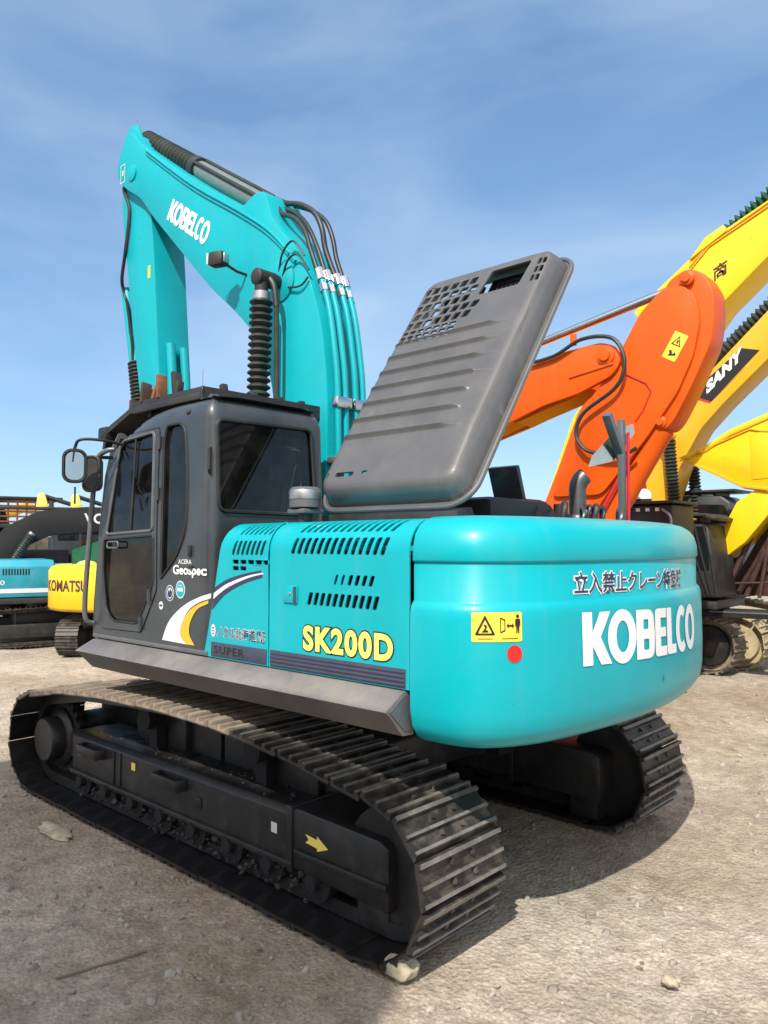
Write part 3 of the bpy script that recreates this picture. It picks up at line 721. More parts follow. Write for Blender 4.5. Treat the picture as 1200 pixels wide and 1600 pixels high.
hl.append(rpoly([(.57, 1.50), (.855, 1.50), (.875, 1.71), (.595, 1.71)], .02, 3))
for r in range(3):
    for c in range(2): hl.append(rrect(.925 + .032 * c, .948 + .032 * c, 1.50 + .075 * r, 1.555 + .075 * r, .008, 2))
hl.append(rrect(.16, .30, .135, .165, .012, 3)); hl.append(rrect(.36, .40, .14, .165, .01, 3)); hl.append(rrect(.085, .105, .12, .165, .008, 2))
bm = fill2d([rrect(0, HA, 0, HW, .15, 10)] + hl)
us = [.028 + .09 * k / 9 for k in range(10)]; us = us + [HA - x for x in us] + rng(.16, HA - .16, .055) + [.10, .15, .77, .80]
ws = [.028 + .09 * k / 9 for k in range(10)]; ws = ws + [HW - x for x in ws]
for k in range(7): ws += [.42 + .128 * k + d for d in (-.03, -.02, -.012, -.006, 0, .006, .012, .02, .03)]
ws += [1.45, 1.55, 1.65, .3, .4]
cuts(bm, sorted(set(us)), sorted(set(ws)))
HO = mapped(bm, hood, 'engine_hood', 'hood', EX, th=.012, smooth=50, out=hn)
# rolled lip round the hood
lip = [(Vector((-.895 - u, .93, 2.035)) + hn * .035) + hw * w for u, w in rrect(-.004, HA + .004, -.004, HW + .004, .154, 8)]
MB().tube(lip, .014, 8, closed=True).build('hood_lip', 'hood', HO)
# mesh behind the large opening + light rivets
bmh = MB()
for k in range(9):
    p0 = (Vector((-.895 - .58 - .033 * k, .93, 2.035)) - hn * .04) + hw * 1.55 + hn * .10; p1 = p0 + hw * .20
    bmh.cyl(p0, p1, .004, 6)
for k in range(5):
    p0 = (Vector((-.895 - .57, .93, 2.035)) - hn * .04) + hw * (1.57 + .04 * k) + hn * .10; bmh.cyl(p0, p0 + Vector((-.30, 0, 0)), .005, 6)
bmh.build('hood_screen', 'black', HO)
q0 = Vector((-.895 - .715, .93, 2.035)) + hw * 1.60 - hn * .01
MB().box(q0 + hn * .06 + hw * .0, (.42, .38, .012), .002, Matrix((Vector((1, 0, 0)), hw, hn)).transposed()).build('hood_duct', 'dark', HO)
q1 = Vector((-.895 - .32, .93, 2.035)) + hw * 1.60 + hn * .055
MB().box(q1, (.30, .28, .012), .002, Matrix((Vector((1, 0, 0)), hw, hn)).transposed()).build('hood_liner', 'dark', HO)
b = MB(); b.prism([(0, 0)] * 0 or [(.80, 1.95), (.98, 1.95), (.98, 2.03), (.86, 2.05)], 'x', -1.9, -.95, .005); b.build('hood_hinge', 'black', HO)
# work light beside the hood hinge
b = MB(); b.bx(-1.05, -.91, 1.05, 1.20, 2.035, 2.06, .008); b.lathe((-.98, 1.13, 2.06), (0, 0, 1), [(.05, 0), (.085, .01), (.085, .05), (.075, .055), (.085, .062), (.085, .105), (.07, .118), (.01, .12)], 24)
BL = b.build('beacon_light', 'skin', EX)
MB().lathe((-.98, 1.13, 2.112), (0, 0, 1), [(.087, 0), (.088, .005), (.088, .045), (.086, .05)], 24).build('beacon_band', 'steel', BL)
MB().cyl((-.98, 1.13, 1.98), (-.98, 1.13, 2.04), .04, 12).build('beacon_foot', 'black', BL)

# ---------------- cab
CB = MB().bx(-.40, .98, .47, 1.33, 1.22, 1.30, .01).build('cab', 'char', EX)
CY0, CY1, CX = .43, 1.36, -.42
RC, RT = .085, .13
FRONT = [(.925, 1.255), (.92, 1.45), (.89, 1.70), (.845, 2.05), (.79, 2.33), (.72, 2.50), (.62, 2.60)]
def ztop(x):
    P = [(-9, 2.74), (.05, 2.74), (.25, 2.725), (.42, 2.69), (.56, 2.63), (.64, 2.585), (9, 2.585)]
    for (x0, z0), (x1, z1) in zip(P, P[1:]):
        if x0 <= x <= x1: return z0 + (z1 - z0) * (x - x0) / (x1 - x0)
LSIDE = 1.40                                                  # unrolled: left side u 0..; front at u=-x
U1 = -CX - RC                                                # left side ends (x = CX+RC)
U2 = U1 + RC * pi / 2
U3 = U2 + (CY1 - CY0 - 2 * RC)
U4 = U3 + RC * pi / 2
def wrap(u, z, off=0):
    if u <= U1: x, y, nx, ny = -u, CY1, 0, 1
    elif u <= U2: a = (u - U1) / RC; x, y, nx, ny = CX + RC - RC * sin(a), CY1 - RC + RC * cos(a), -sin(a), cos(a)
    elif u <= U3: x, y, nx, ny = CX, CY1 - RC - (u - U2), -1, 0
    elif u <= U4: a = (u - U3) / RC; x, y, nx, ny = CX + RC - RC * cos(a), CY0 + RC - RC * sin(a), -cos(a), -sin(a)
    else: x, y, nx, ny = CX + RC + (u - U4), CY0, 0, -1
    d = z - (ztop(x) - RT); ins = 0
    if d > 0:
        d = min(d, RT); ins = RT - sqrt(max(0, RT * RT - d * d)); ins *= .8
    # slight tumblehome above the waist
    ins += max(0, z - 2.0) * .03
    return Vector((x - nx * (ins - off), y - ny * (ins - off), z))
def topcurve(u0, u1, n):
    return [(u0 + (u1 - u0) * k / n, ztop(wrap(u0 + (u1 - u0) * k / n, 1.5).x)) for k in range(n + 1)]
UE = U4 + 1.05
outl = [(-x, z) for x, z in FRONT] + topcurve(-.60, U1, 10) + [(U2, 2.74), (U3, 2.74), (U4, 2.74)] + topcurve(U4 + .1, UE - .05, 8) + [(UE + .30, 1.9), (UE + .33, 1.255)]
DOORW = rpoly([(-.755, 1.935), (-.635, 2.53), (-.60, 2.555), (-.19, 2.575), (-.175, 1.955)], [.03, .04, .04, .04, .03])
DOORG = rpoly([(-.785, 1.90), (-.80, 1.70), (-.745, 1.42), (-.66, 1.365), (-.34, 1.365), (-.16, 1.62), (-.165, 1.925)], [.02, .05, .06, .05, .05, .06, .02])
QUART = rpoly([(-.055, 2.60), (.10, 2.60), (.145, 2.55), (.185, 2.30), (.195, 1.97), (.10, 1.80), (-.085, 1.655), (-.085, 2.50)], [.03, .05, .06, .2, .12, .1, .02, .02])
rw0, rw1 = U2 - .03, U2 + .735
REARW = rpoly([(rw0 + .012, 2.062), (rw0, 2.598), (rw1 - .03, 2.612), (rw1, 2.055)], .055, 5)
RSIDE = rpoly([(U4 + .15, 1.75), (U4 + .15, 2.55), (UE - .15, 2.55), (UE + .15, 1.8)], .05)
doorhole = rpoly([(-.86, 1.33), (-.86, 1.62), (-.82, 1.95), (-.74, 2.36), (-.65, 2.56), (-.58, 2.595), (-.135, 2.60), (-.125, 1.58), (-.30, 1.31), (-.80, 1.30)], .03)
bm = fill2d([outl, doorhole, QUART, REARW, RSIDE])
ucut = [U1 + (U2 - U1) * k / 6 for k in range(7)] + [U3 + (U4 - U3) * k / 5 for k in range(6)] + rng(-.7, U1, .10) + rng(U2, U3, .15)
zcut = [2.56, 2.585] + [2.60 + .14 * k / 8 for k in range(1, 8)] + [2.0, 2.3]
cuts(bm, ucut, zcut)
SH = mapped(bm, wrap, 'cab_shell', 'char', CB, th=.022, smooth=50, out=lambda c: Vector((c.x - .3, c.y - .9, 0)))
# roof skin
b = MB(); rowsv = []
for k in range(15):
    x = CX + RT * .7 + (.70 + .35 - RT * .3) * k / 14 - .05
    rowsv.append([b.bm.verts.new((x, y, ztop(x) - .004 + (.012 if 0 < i < 4 else 0))) for i, y in enumerate((CY0 + RT * .55, CY0 + .2, .9, CY1 - .22, CY1 - RT * .55))])
for A, B in zip(rowsv, rowsv[1:]):
    for i in range(4): b.bm.faces.new((A[i], A[i + 1], B[i + 1], B[i]))
b.build('roof_skin', 'char', CB, smooth=60)
# glass
def pane(poly, off, name, fn=wrap, m='glass'):
    bm = fill2d([poly]); cuts(bm, [U1 + (U2 - U1) * k / 6 for k in range(7)], []); return mapped(bm, lambda u, v: fn(u, v, off), name, m, CB)
def grow(poly, d):
    n = len(poly); cx = sum(p[0] for p in poly) / n; cy = sum(p[1] for p in poly) / n; o = []
    for i in range(n):
        a = Vector(poly[i - 1]); c = Vector(poly[(i + 1) % n]); t = (c - a); t = t.normalized() if t.length > 0 else Vector((1, 0)); nn = Vector((t.y, -t.x))
        p = Vector(poly[i])
        if nn.dot(p - Vector((cx, cy))) < 0: nn = -nn
        o.append(tuple(p + nn * d))
    return o
pane(grow(QUART, .01), -.014, 'quarter_window'); pane(grow(REARW, .012), -.012, 'rear_window'); pane(grow(RSIDE, .01), -.014, 'side_window')
def gasket(poly, r, off, name, m='rubber', par=None):
    MB().tube([wrap(u, v, off) for u, v in poly], r, 6, closed=True).build(name, m, par or CB)
gasket(REARW, .012, .002, 'window_gasket'); gasket(QUART, .009, .002, 'window_gasket')
# door: its own frame standing a little proud, two panes
dpoly = grow(doorhole, -.006)
bm = fill2d([dpoly, DOORW, DOORG]); cuts(bm, rng(-.85, -.13, .1), [2.56, 2.585, 2.3, 2.0])
DR = mapped(bm, lambda u, v: wrap(u, v, .006), 'door', 'char', CB, th=.02, out=(0, 1, 0))
pane(grow(DOORW, .008), -.004, 'door_window'); pane(grow(DOORG, .008), -.004, 'door_glass')
gasket(DOORW, .010, .008, 'door_window_frame', 'galv'); gasket(DOORG, .007, .007, 'door_glass_gasket', 'rubber')
MB().tube([wrap(-.455, 1.95, .0), wrap(-.43, 2.57, .0)], .007, 6).build('sliding_window_bar', 'rubber', CB)
b = MB()
b.tube([wrap(u, z, .03) for u, z in rrect(-.70, -.56, 1.845, 1.885, .012, 3)], .006, 6, closed=True); b.build('door_handle', 'galv', CB)
for z in (2.50, 2.18, 1.55, 1.37):
    q = wrap(-.128 if z > 1.6 else -.20 - (.1 if z < 1.5 else 0), z, .012); MB().cyl(q - Vector((0, 0, .04)), q + Vector((0, 0, .04)), .013, 8).build('door_hinge', 'char', CB)
# front wind-screen, pillars, seat, console, steering levers
b = MB()
fr = [(x + .10, z) for x, z in FRONT]
for y0, y1 in ((.48, 1.28),):
    V = [[b.bm.verts.new((x + .06 * (1 - abs(y - .88) / .4) , y, z)) for x, z in fr] for y in (.48, .7, .9, 1.1, 1.28)]
    for A, B in zip(V, V[1:]):
        for i in range(len(A) - 1): b.bm.faces.new((A[i], A[i + 1], B[i + 1], B[i]))
b.build('windscreen', 'glass', CB, smooth=60)
for y in (.46, 1.30):
    MB().tube([(x + .06, y, z) for x, z in FRONT], .035, 8).build('front_pillar', 'char', CB)
b = MB(); b.box((.10, .90, 1.62), (.50, .50, .14), .05); b.box((-.16, .90, 1.98), (.13, .48, .62), .05, Matrix.Rotation(radians(-8), 3, 'Y')); b.box((-.20, .90, 2.36), (.09, .28, .18), .04); b.bx(-.1, .3, .72, 1.08, 1.3, 1.56, .02)
b.build('seat', 'rubber', CB)
b = MB(); b.bx(-.1, .4, 1.14, 1.26, 1.3, 1.74, .03); b.bx(-.1, .4, .52, .64, 1.3, 1.74, .03); b.bx(.55, .85, .48, .62, 1.3, 2.0, .03); b.cyl((.35, 1.2, 1.7), (.4, 1.2, 1.95), .02); b.cyl((.62, .95, 1.3), (.56, .95, 1.95), .012); b.bx(-.38, -.30, .5, 1.3, 1.3, 1.95)
b.build('console', 'dark', CB)
bm = fill2d([rrect(.50, 1.29, 1.32, 2.05, .05)])
# handrail and mirrors
MB().tube(catmull([(.66, 1.37, 2.50), (.70, 1.41, 2.49), (.78, 1.43, 2.43), (.83, 1.43, 2.2), (.87, 1.43, 1.9), (.92, 1.43, 1.5), (.92, 1.42, 1.36), (.915, 1.37, 1.33)], 6), .017, 10).build('grab_rail', 'galv', CB)
MI = MB().tube(catmull([(.60, 1.34, 2.53), (.60, 1.48, 2.545), (.66, 1.60, 2.545), (.70, 1.62, 2.50), (.71, 1.63, 2.40)], 6), .010, 8).build('mirror', 'rubber', EX)
def mirror_head(par, c, w, h, yaw, mm='mirror'):
    Rm = Matrix.Rotation(yaw, 3, 'Z')
    bm = fill2d([rrect(-w / 2, w / 2, -h / 2, h / 2, w * .38, 7)])
    mapped(bm, lambda u, v: Vector(c) + Rm @ Vector((.0, u, v)), 'mirror_back', 'galv', par, th=.03, smooth=50, out=Rm @ Vector((-1, 0, 0)))
    bm = fill2d([rrect(-w / 2 + .012, w / 2 - .012, -h / 2 + .012, h / 2 - .012, w * .33, 7)])
    mapped(bm, lambda u, v: Vector(c) + Rm @ Vector((-.019, u, v)), 'mirror_glass', mm, par)
    MB().tube([Vector(c) + Rm @ Vector((-.015, u, v)) for u, v in rrect(-w / 2, w / 2, -h / 2, h / 2, w * .38, 7)], .010, 6, closed=True).build('mirror_rim', 'rubber', par)
mirror_head(MI, (.715, 1.615, 2.375), .135, .205, radians(-25))
MB().tube([(.715, 1.61, 2.24), (.715, 1.61, 2.13)], .006, 6).build('mirror_tail', 'rubber', MI)
MI2 = MB().tube([(.70, 1.36, 2.45), (.78, 1.45, 2.45)], .012, 8).build('mirror', 'rubber', EX)
mirror_head(MI2, (.80, 1.45, 2.34), .12, .23, radians(-60), 'rubber')
# cab decals
def cabdec(cs, off, m, name, fn=None, label=None):
    bm = fill2d(cs) if not isinstance(cs, bmesh.types.BMesh) else cs
    cuts(bm, [U1 + (U2 - U1) * k / 6 for k in range(7)] + rng(.36, .5, .02), [])
    return mapped(bm, fn or (lambda u, v: wrap(u, v, off)), name, m, CB, smooth=180)
cabdec([band([(-.06, 1.288), (.02, 1.410), (.19, 1.516), (.41, 1.588)], [(.205, 1.283), (.140, 1.332), (.155, 1.405), (.245, 1.497), (.41, 1.560)])], .002, 'offw', 'cab_swoosh')
cabdec([band([(.02, 1.288), (.06, 1.395), (.20, 1.495), (.40, 1.570)], [(.195, 1.284), (.130, 1.332), (.145, 1.405), (.24, 1.495), (.40, 1.561)])], .003, 'white', 'cab_swoosh')
cabdec([band([(.205, 1.284), (.142, 1.332), (.157, 1.405), (.247, 1.490), (.395, 1.548)], [(.29, 1.284), (.236, 1.345), (.244, 1.412), (.302, 1.484), (.395, 1.530)])], .004, 'gold', 'cab_swoosh')
for g, mm, off in ((.006, 'blackv', .002), (0, 'white', .0035)):
    bm = fit_text('Geospec', .33, .075, .03, 1.0, grow=g); cuts(bm, rng(0, .33, .03)); mapped(bm, lambda u, v: wrap(.055 + u, 1.672 + v, off), 'lettering', mm, CB, smooth=180)
bm = fit_text('ACERA', .14, .028, .02, 1.05); mapped(bm, lambda u, v: wrap(.11 + u, 1.752 + v, .003), 'lettering', 'offw', CB)
for (cx, cz, r, m1, m2) in ((.022, 1.575, .046, 'offw', 'navy'), (.135, 1.60, .050, 'offw', 'teal'), (-.075, 1.495, .024, 'offw', 'navy')):
    cabdec([ellipse(cx, cz, r, r * 1.05)], .002, m1, 'round_sticker')
    if m2 == 'teal':
        cabdec([ellipse(cx, cz, r * .86, r * .9)], .003, m2, 'round_sticker_field')
        cabdec([rrect(cx - r * .6, cx + r * .6, cz - .011, cz + .011, .003, 2), rrect(cx - r * .4, cx + r * .4, cz + .022, cz + .027, .002, 1)], .004, 'offw', 'round_sticker_band')
    elif r > .03:
        cabdec([ellipse(cx, cz, r * .88, r * .93), ellipse(cx, cz, r * .70, r * .74)], .003, m2, 'round_sticker_ring')
        cabdec([[(cx - .025, cz - .012), (cx - .012, cz - .028), (cx + .02, cz - .022), (cx + .026, cz + .006), (cx + .008, cz + .026), (cx - .004, cz + .008), (cx - .02, cz + .022)]], .003, m2, 'round_sticker_mark')
    else:
        cabdec([rpoly([(cx - .016, cz - .006), (cx + .016, cz - .006), (cx + .016, cz + .006), (cx - .016, cz + .006)], .001)], .003, m2, 'round_sticker_mark')
# latch on the rear pillar, handle
b = MB(); q = wrap(.24, 1.83, .012); b.box(q, (.028, .012, .07), .006); q = wrap(.25, 1.735, .01); b.box(q, (.04, .012, .02), .004); b.build('door_catch', 'rubber', CB)
q = wrap(U1 + .07, 2.36, .02)
MB().tube([wrap(U1 + .06, 2.43, .0), wrap(U1 + .06, 2.42, .03), wrap(U1 + .06, 2.30, .03), wrap(U1 + .06, 2.28, 0)], .009, 8).build('rear_handle', 'black', CB)
MB().lathe(wrap(.16, 2.66, -.005), (0, 1, .6), [(.018, 0), (.018, .012), (.012, .016)], 14).build('roof_bolt', 'black', CB)
# cab base lip
MB().bx(-.42, .93, 1.352, 1.366, 1.236, 1.262, .003).build('sill_trim', 'galv', CB)

# ---------------- cab guard on the roof
b = MB()
b.prism([(-.14, 1.22), (.72, 1.22), (.74, .95), (.74, .3), (.60, .12), (-.14, .12)], 'z', 2.812, 2.84)
b.prism([(1.22, 2.75), (1.22, 2.812), (.12, 2.812), (.22, 2.75)], 'x', -.14, -.11)
b.prism([(.70, 2.80), (.72, 2.83), (1.12, 2.70), (1.16, 2.56), (1.13, 2.56), (1.08, 2.67)], 'y', .3, 1.20)
for x in (-.05, .6): b.bx(x - .02, x + .02, .5, 1.15, 2.73, 2.80)
b.bx(-.108, .72, 1.19, 1.222, 2.765, 2.811, .003)
GD = b.build('roof_guard', 'black', EX)
for (x, y, h, t) in ((-.02, .98, .075, 14), (.0, .72, .065, 12), (.0, .50, .06, 10), (.22, 1.16, .10, -10), (.0, .3, .06, 8)):
    MB().box((x, y, 2.828 + h / 2), (.035, .045, h), .003, Matrix.Rotation(radians(t), 3, 'Y')).build('guard_bracket', 'black', GD)
for k, (x, y, h, t, m_) in enumerate(((.40, 1.18, .16, 18, 'rust'), (.52, 1.14, .10, -12, 'rust'), (.60, 1.18, .13, 10, 'maroon'), (.70, 1.12, .12, -6, 'rust'), (.80, 1.15, .09, 14, 'maroon'), (.34, 1.10, .19, 24, 'black'))):
    MB().box((x, y, 2.83 + h / 2 - (.05 if x > .72 else 0)), (.03, .07, h + .02), .003, Matrix.Rotation(radians(t), 3, 'Y') @ Matrix.Rotation(radians(10), 3, 'X')).build('guard_louvre', m_, GD)
b = MB().bx(1.08, 1.20, 1.10, 1.22, 2.62, 2.72, .02); HL = b.build('head_lamp', 'rubber', GD)
MB().tube([(-.14, 1.225, 2.79), (-.145, 1.228, 2.84)], .004, 6).build('aerial_foot', 'black', GD)
MB().tube([(-.145, 1.228, 2.82), (-.15, 1.23, 2.94)], .0025, 6).build('aerial', 'steel', GD)

# ---------------- boom
BO_POLY = [(2.62, 5.84), (2.50, 5.80), (2.40, 5.66), (1.49, 5.005), (.78, 4.555), (.62, 4.62), (.50, 4.60), (.40, 4.33), (.10, 4.02), (-.03, 3.77), (-.14, 3.47), (-.19, 3.17), (-.215, 2.9), (-.21, 2.3), (-.10, 1.75), (.0, 1.5), (.22, 1.38), (.36, 1.5), (.40, 2.3), (.38, 3.00), (.46, 3.24), (.57, 3.45), (.84, 3.71), (1.19, 3.98), (1.73, 4.49), (2.12, 4.86), (2.36, 5.12), (2.62, 5.28), (2.78, 5.42), (2.80, 5.58)]
BO_POLY = rpoly(BO_POLY, [.03, .02, .10, .4, .05, .05, .05, .08, .25, .25, .2, .2, .2, .3, .2, .1, .1, .1, .3, .2, .15, .15, .3, .3, .3, .1, .1, .1, .1, .1], 4)
BO = MB().prism(BO_POLY, 'y', -.10, .25, .012).build('boom', 'tealb', EX)
for s in (1, -1):
    yb = .25 if s > 0 else -.10
    MB().lathe((.30, yb, 3.84), (0, s, 0), [(.16, 0), (.16, .012), (.13, .022), (.11, .03), (.02, .032)], 28).build('boom_boss', 'tealb', BO)
    MB().lathe((2.50, yb, 5.40), (0, s, 0), [(.075, 0), (.075, .012), (.05, .018), (.01, .02)], 24).build('boom_boss', 'tealb', BO)
bm = logo_bm()
ax_, az = 1.885, 4.775; ex, ez = 1.285, 4.375
dv = Vector((ex - ax_, ez - az)); Lw = dv.length; dv.normalize(); nv = Vector((.40, .92)).normalized()
nv = Vector((-dv.y, dv.x)) * -1 if (-dv.y * 0 + dv.x) > 0 else Vector((dv.y, -dv.x))
mapped(bm, lambda u, v: Vector((ax_, .2535, az)) + Vector((dv.x, 0, dv.y)) * (u * Lw) + Vector((nv.x, 0, nv.y)) * (v * .185), 'lettering', 'white', BO)
# small instruction decal near the tip, outlined squares
def boomdec(cs, m, nm, off=.2535):
    mapped(fill2d(cs), lambda u, v: Vector((2.72 - u, off, 5.34 + v)), nm, m, BO)
boomdec([rrect(0, .085, .02, .20, .006), rrect(.008, .077, .028, .192, .004)], 'offw', 'lifting_decal')
boomdec([[(.03, .09), (.055, .09), (.055, .14), (.03, .14)]], 'offw', 'lifting_decal')
# work lamp on the flank
b = MB(); b.tube([(.72, .25, 3.99), (.735, .33, 4.0), (.77, .43, 4.05)], .012, 8)
b.box((.80, .46, 4.075), (.13, .10, .115), .025, Matrix.Rotation(radians(20), 3, 'Z'))
WL = b.build('work_lamp', 'rubber', BO)
MB().box((.872, .485, 4.078), (.012, .080, .090), .004, Matrix.Rotation(radians(20), 3, 'Z')).build('lamp_glass', 'lamp', WL)
MB().box((.733, .433, 4.075), (.012, .070, .07), .004, Matrix.Rotation(radians(20), 3, 'Z')).build('lamp_back', 'steel', WL)
# hydraulic pipes down the back of the boom
spine = [(.55, 4.50), (.36, 4.34), (.13, 4.09), (-.02, 3.84), (-.125, 3.56), (-.185, 3.25), (-.22, 2.95), (-.23, 2.4), (-.22, 2.0)]
for k, y in enumerate((.205, .13, .03, -.045)):
    pth = []
    for i, (x, z) in enumerate(spine):
        o = .055 if i > 0 else .04
        pth.append((x - o * (.6 if i < 3 else .97), y, z + o * (.75 if i < 3 else .2)))
    b = MB().tube(catmull(pth[3:], 3), .023, 10)
    PP = b.build('hydraulic_pipe', 'tealb', BO)
    q = Vector(pth[3]); q2 = Vector(pth[4])
    MB().cyl(q, q.lerp(q2, .30), .034, 8).build('pipe_coupling', 'chrome', PP)
    MB().cyl(q.lerp(q2, .42), q.lerp(q2, .62), .032, 6).build('pipe_coupling', 'chrome', PP)
for y0, y1 in ((.095, .24), (-.08, .065)):
    b = MB(); b.box((-.278, (y0 + y1) / 2, 2.86), (.075, y1 - y0, .085), .018)
    b.build('pipe_clamp', 'chrome', BO)
for z in (2.45, 2.2): MB().bx(-.30, -.2, -.12, .245, z - .03, z + .03, .01).build('pipe_clamp', 'steel', BO)
# thin grease lines along the upper flank
for off, r in ((.02, .010), (.055, .007)):
    pth = [(2.25 , .258, 5.555 - off), (1.49, .258, 4.985 - off), (.80, .258, 4.54 - off), (.42, .258, 4.27 - off), (.12, .258, 3.96 - off * .6)]
    MB().tube(catmull(pth, 6), r, 6).build('grease_line', 'tealb' if off < .1 else 'tealb', BO)
for px in ([(.30, .27, 3.88), (.22, .30, 4.02), (.10, .30, 4.08), (-.0, .28, 3.95)], [(.26, .27, 3.84), (.16, .30, 3.95), (.06, .29, 3.97), (-.04, .27, 3.84)], [(.18, .275, 3.76), (.08, .28, 3.74), (.02, .275, 3.75), (-.03, .27, 3.79)]):
    MB().tube(catmull(px, 6), .008, 6).build('grease_hose', 'hose', BO)
# boom cylinders, rod tops in rubber bellows
for s in (1, -1):
    p0 = Vector((.30, s * .43, 3.80)); p1 = Vector((.30, s * .46, 2.72)); p2 = Vector((.42, s * .46, 1.35))
    CYL = MB().cyl(p1, p2, .085, 20).build('boom_cylinder', 'tealb', EX)
    MB().bellows(Vector((.30, s * .43, 3.66)), p1, .086, 18, 22, .36).build('bellows', 'bellow', CYL, smooth=30)
    b = MB().lathe((.30, s * .33, 3.82), (0, s, 0), [(.03, -.08), (.05, -.07), (.062, 0), (.062, .15), (.05, .16), (.02, .165)], 20)
    b.cyl((.30, s * .43, 3.80), (.30, s * .43, 3.64), .05, 16); b.build('rod_eye', 'rubber', CYL)
    MB().cyl((.30, s * .43, 3.71), (.30, s * .43, 3.655), .066, 16).build('rod_collar', 'steel', CYL)
    MB().tube([(.20, s * .37, 3.62), (.205, s * .36, 3.2), (.21, s * .36, 2.7)], .018, 8).build('cylinder_hose', 'bellow', CYL)
    MB().tube(catmull([(.28, s * .40, 3.84), (.22, s * .38, 3.76), (.20, s * .37, 3.60)], 6), .022, 8).build('cylinder_hose', 'bellow', CYL)
# arm cylinder on top of the boom
AC0, AC1 = Vector((.70, 0, 4.58)), Vector((2.76, 0, 5.93))
d = (AC1 - AC0).normalized()
AC = MB().cyl(AC0, AC0 + d * 1.30, .088, 22).build('arm_cylinder', 'olive', EX)
MB().bellows(AC0 + d * 1.28, AC0 + d * 2.35, .105, 16, 22, .34).build('bellows', 'bellow', AC, smooth=30)
MB().lathe(AC0 + d * 1.22, d, [(.088, 0), (.112, .01), (.112, .10), (.09, .11)], 22).build('cylinder_head', 'black', AC)
MB().cyl(AC0 + d * 2.3, AC1 + d * .05, .05, 16).build('cylinder_rod', 'chrome', AC)
MB().lathe(AC0 + Vector((0, -.12, 0)), (0, 1, 0), [(.10, 0), (.10, .24)], 20).build('cylinder_eye', 'tealb', AC)
pl = Vector((0, .07, .06))
for k, o in enumerate((Vector((0, .085, .055)), Vector((0, -.02, .115)))):
    MB().tube(catmull([AC0 + d * .02 + o, AC0 + d * .3 + o * 1.02, AC0 + d * .8 + o, AC0 + d * 1.18 + o, AC0 + d * 1.26 + o * .7], 5), .018, 8).build('cylinder_pipe', 'black', AC)
# looping hoses
for pts, r in (([AC0 + Vector((.06, .10, .05)), (.55, .11, 4.56), (.42, .14, 4.43), (.26, .15, 4.34), (.12, .17, 4.20), (.02, .20, 4.02), (-.055, .205, 3.86)], .018),
               ([AC0 + Vector((.02, .02, .06)), (.50, .06, 4.52), (.33, .06, 4.42), (.16, .10, 4.26), (.03, .12, 4.05), (-.055, .13, 3.86)], .018),
               ([(.66, .05, 4.66), (.48, .05, 4.56), (.30, .06, 4.49), (.14, .06, 4.38), (.055, .06, 4.24), (.02, .05, 4.06), (-.055, .03, 3.86)], .021),
               ([(.62, -.04, 4.64), (.44, -.04, 4.55), (.27, -.04, 4.46), (.12, -.04, 4.34), (.04, -.04, 4.18), (.0, -.04, 4.02), (-.06, -.045, 3.86)], .018)):
    MB().tube(catmull(pts, 7), r, 10).build('boom_hose', 'hose', BO)

# ---------------- arm, bucket linkage, bucket
ARM = rpoly([(2.70, 5.72), (2.84, 5.62), (2.83, 5.1), (2.60, 3.9), (2.46, 3.3), (2.34, 2.7), (2.12, 2.66), (2.10, 3.2), (2.17, 3.9), (2.24, 4.6), (2.30, 5.0), (2.42, 5.5), (2.58, 5.76)], .08, 3)
AM = MB().prism(ARM, 'y', -.17, .17, .012).build('arm', 'tealb', EX)
b = MB(); b.prism([(2.52, 5.75), (2.64, 5.98), (2.80, 6.0), (2.86, 5.85), (2.86, 5.55)], 'y', .10, .13, .006); b.prism([(2.52, 5.75), (2.64, 5.98), (2.80, 6.0), (2.86, 5.85), (2.86, 5.55)], 'y', -.13, -.10, .006)
b.build('arm_bracket', 'tealb', AM)
bm = fill2d([rrect(0, .05, 0, .12, .006)]); mapped(bm, lambda u, v: Vector((2.33 - u * .9, .1735, 4.36 + v)), 'arm_decal', 'yvinyl', AM)
for y in (.06, -.08):
    MB().tube([(2.02, y, 2.75), (2.075, y, 3.45), (2.11, y, 3.78 - abs(y))], .045, 10).build('arm_pipe', 'tealb', AM)
MB().tube(catmull([(2.83, .06, 5.45), (2.78, .185, 5.36), (2.66, .19, 5.1), (2.74, .185, 4.7), (2.95, .1, 4.52), (2.99, .05, 4.40), (2.90, .05, 4.2), (2.86, .03, 3.75)], 7), .017, 8).build('arm_hose', 'hose', AM)
MB().tube(catmull([(2.86, .1, 4.3), (2.82, .06, 3.9), (2.80, .05, 3.62)], 5), .014, 8).build('arm_hose', 'hose', AM)
BC = MB().cyl((3.02, 0, 4.45), (2.83, 0, 3.66), .062, 18).build('bucket_cylinder', 'tealb', EX)
MB().bellows((2.83, 0, 3.68), (2.66, 0, 2.85), .085, 22).build('bellows', 'bellow', BC, smooth=30)
MB().cyl((2.66, 0, 2.9), (2.60, 0, 2.5), .04, 14).build('cylinder_rod', 'chrome', BC)
b = MB(); bxs = -.72
out = [(2.6 + bxs + .15, 2.72), (2.45 + bxs, 2.60), (2.75 + bxs, 2.2), (2.85 + bxs, 1.6), (2.6 + bxs, 1.0), (2.1 + bxs, .75), (1.55 + bxs, .80)]
out[0] = (2.16, 2.70); out[1] = (2.10, 2.58)
inn = [(1.58 + bxs, .84), (2.08 + bxs, .80), (2.55 + bxs, 1.04), (2.78 + bxs, 1.6), (2.69 + bxs, 2.15), (1.98, 2.5), (1.9, 2.62)]
chk = [(2.16, 2.68), (2.10, 2.58), (2.75 + bxs, 2.2), (2.85 + bxs, 1.6), (2.6 + bxs, 1.0), (2.1 + bxs, .75), (1.55 + bxs, .8), (1.5, 1.8)]
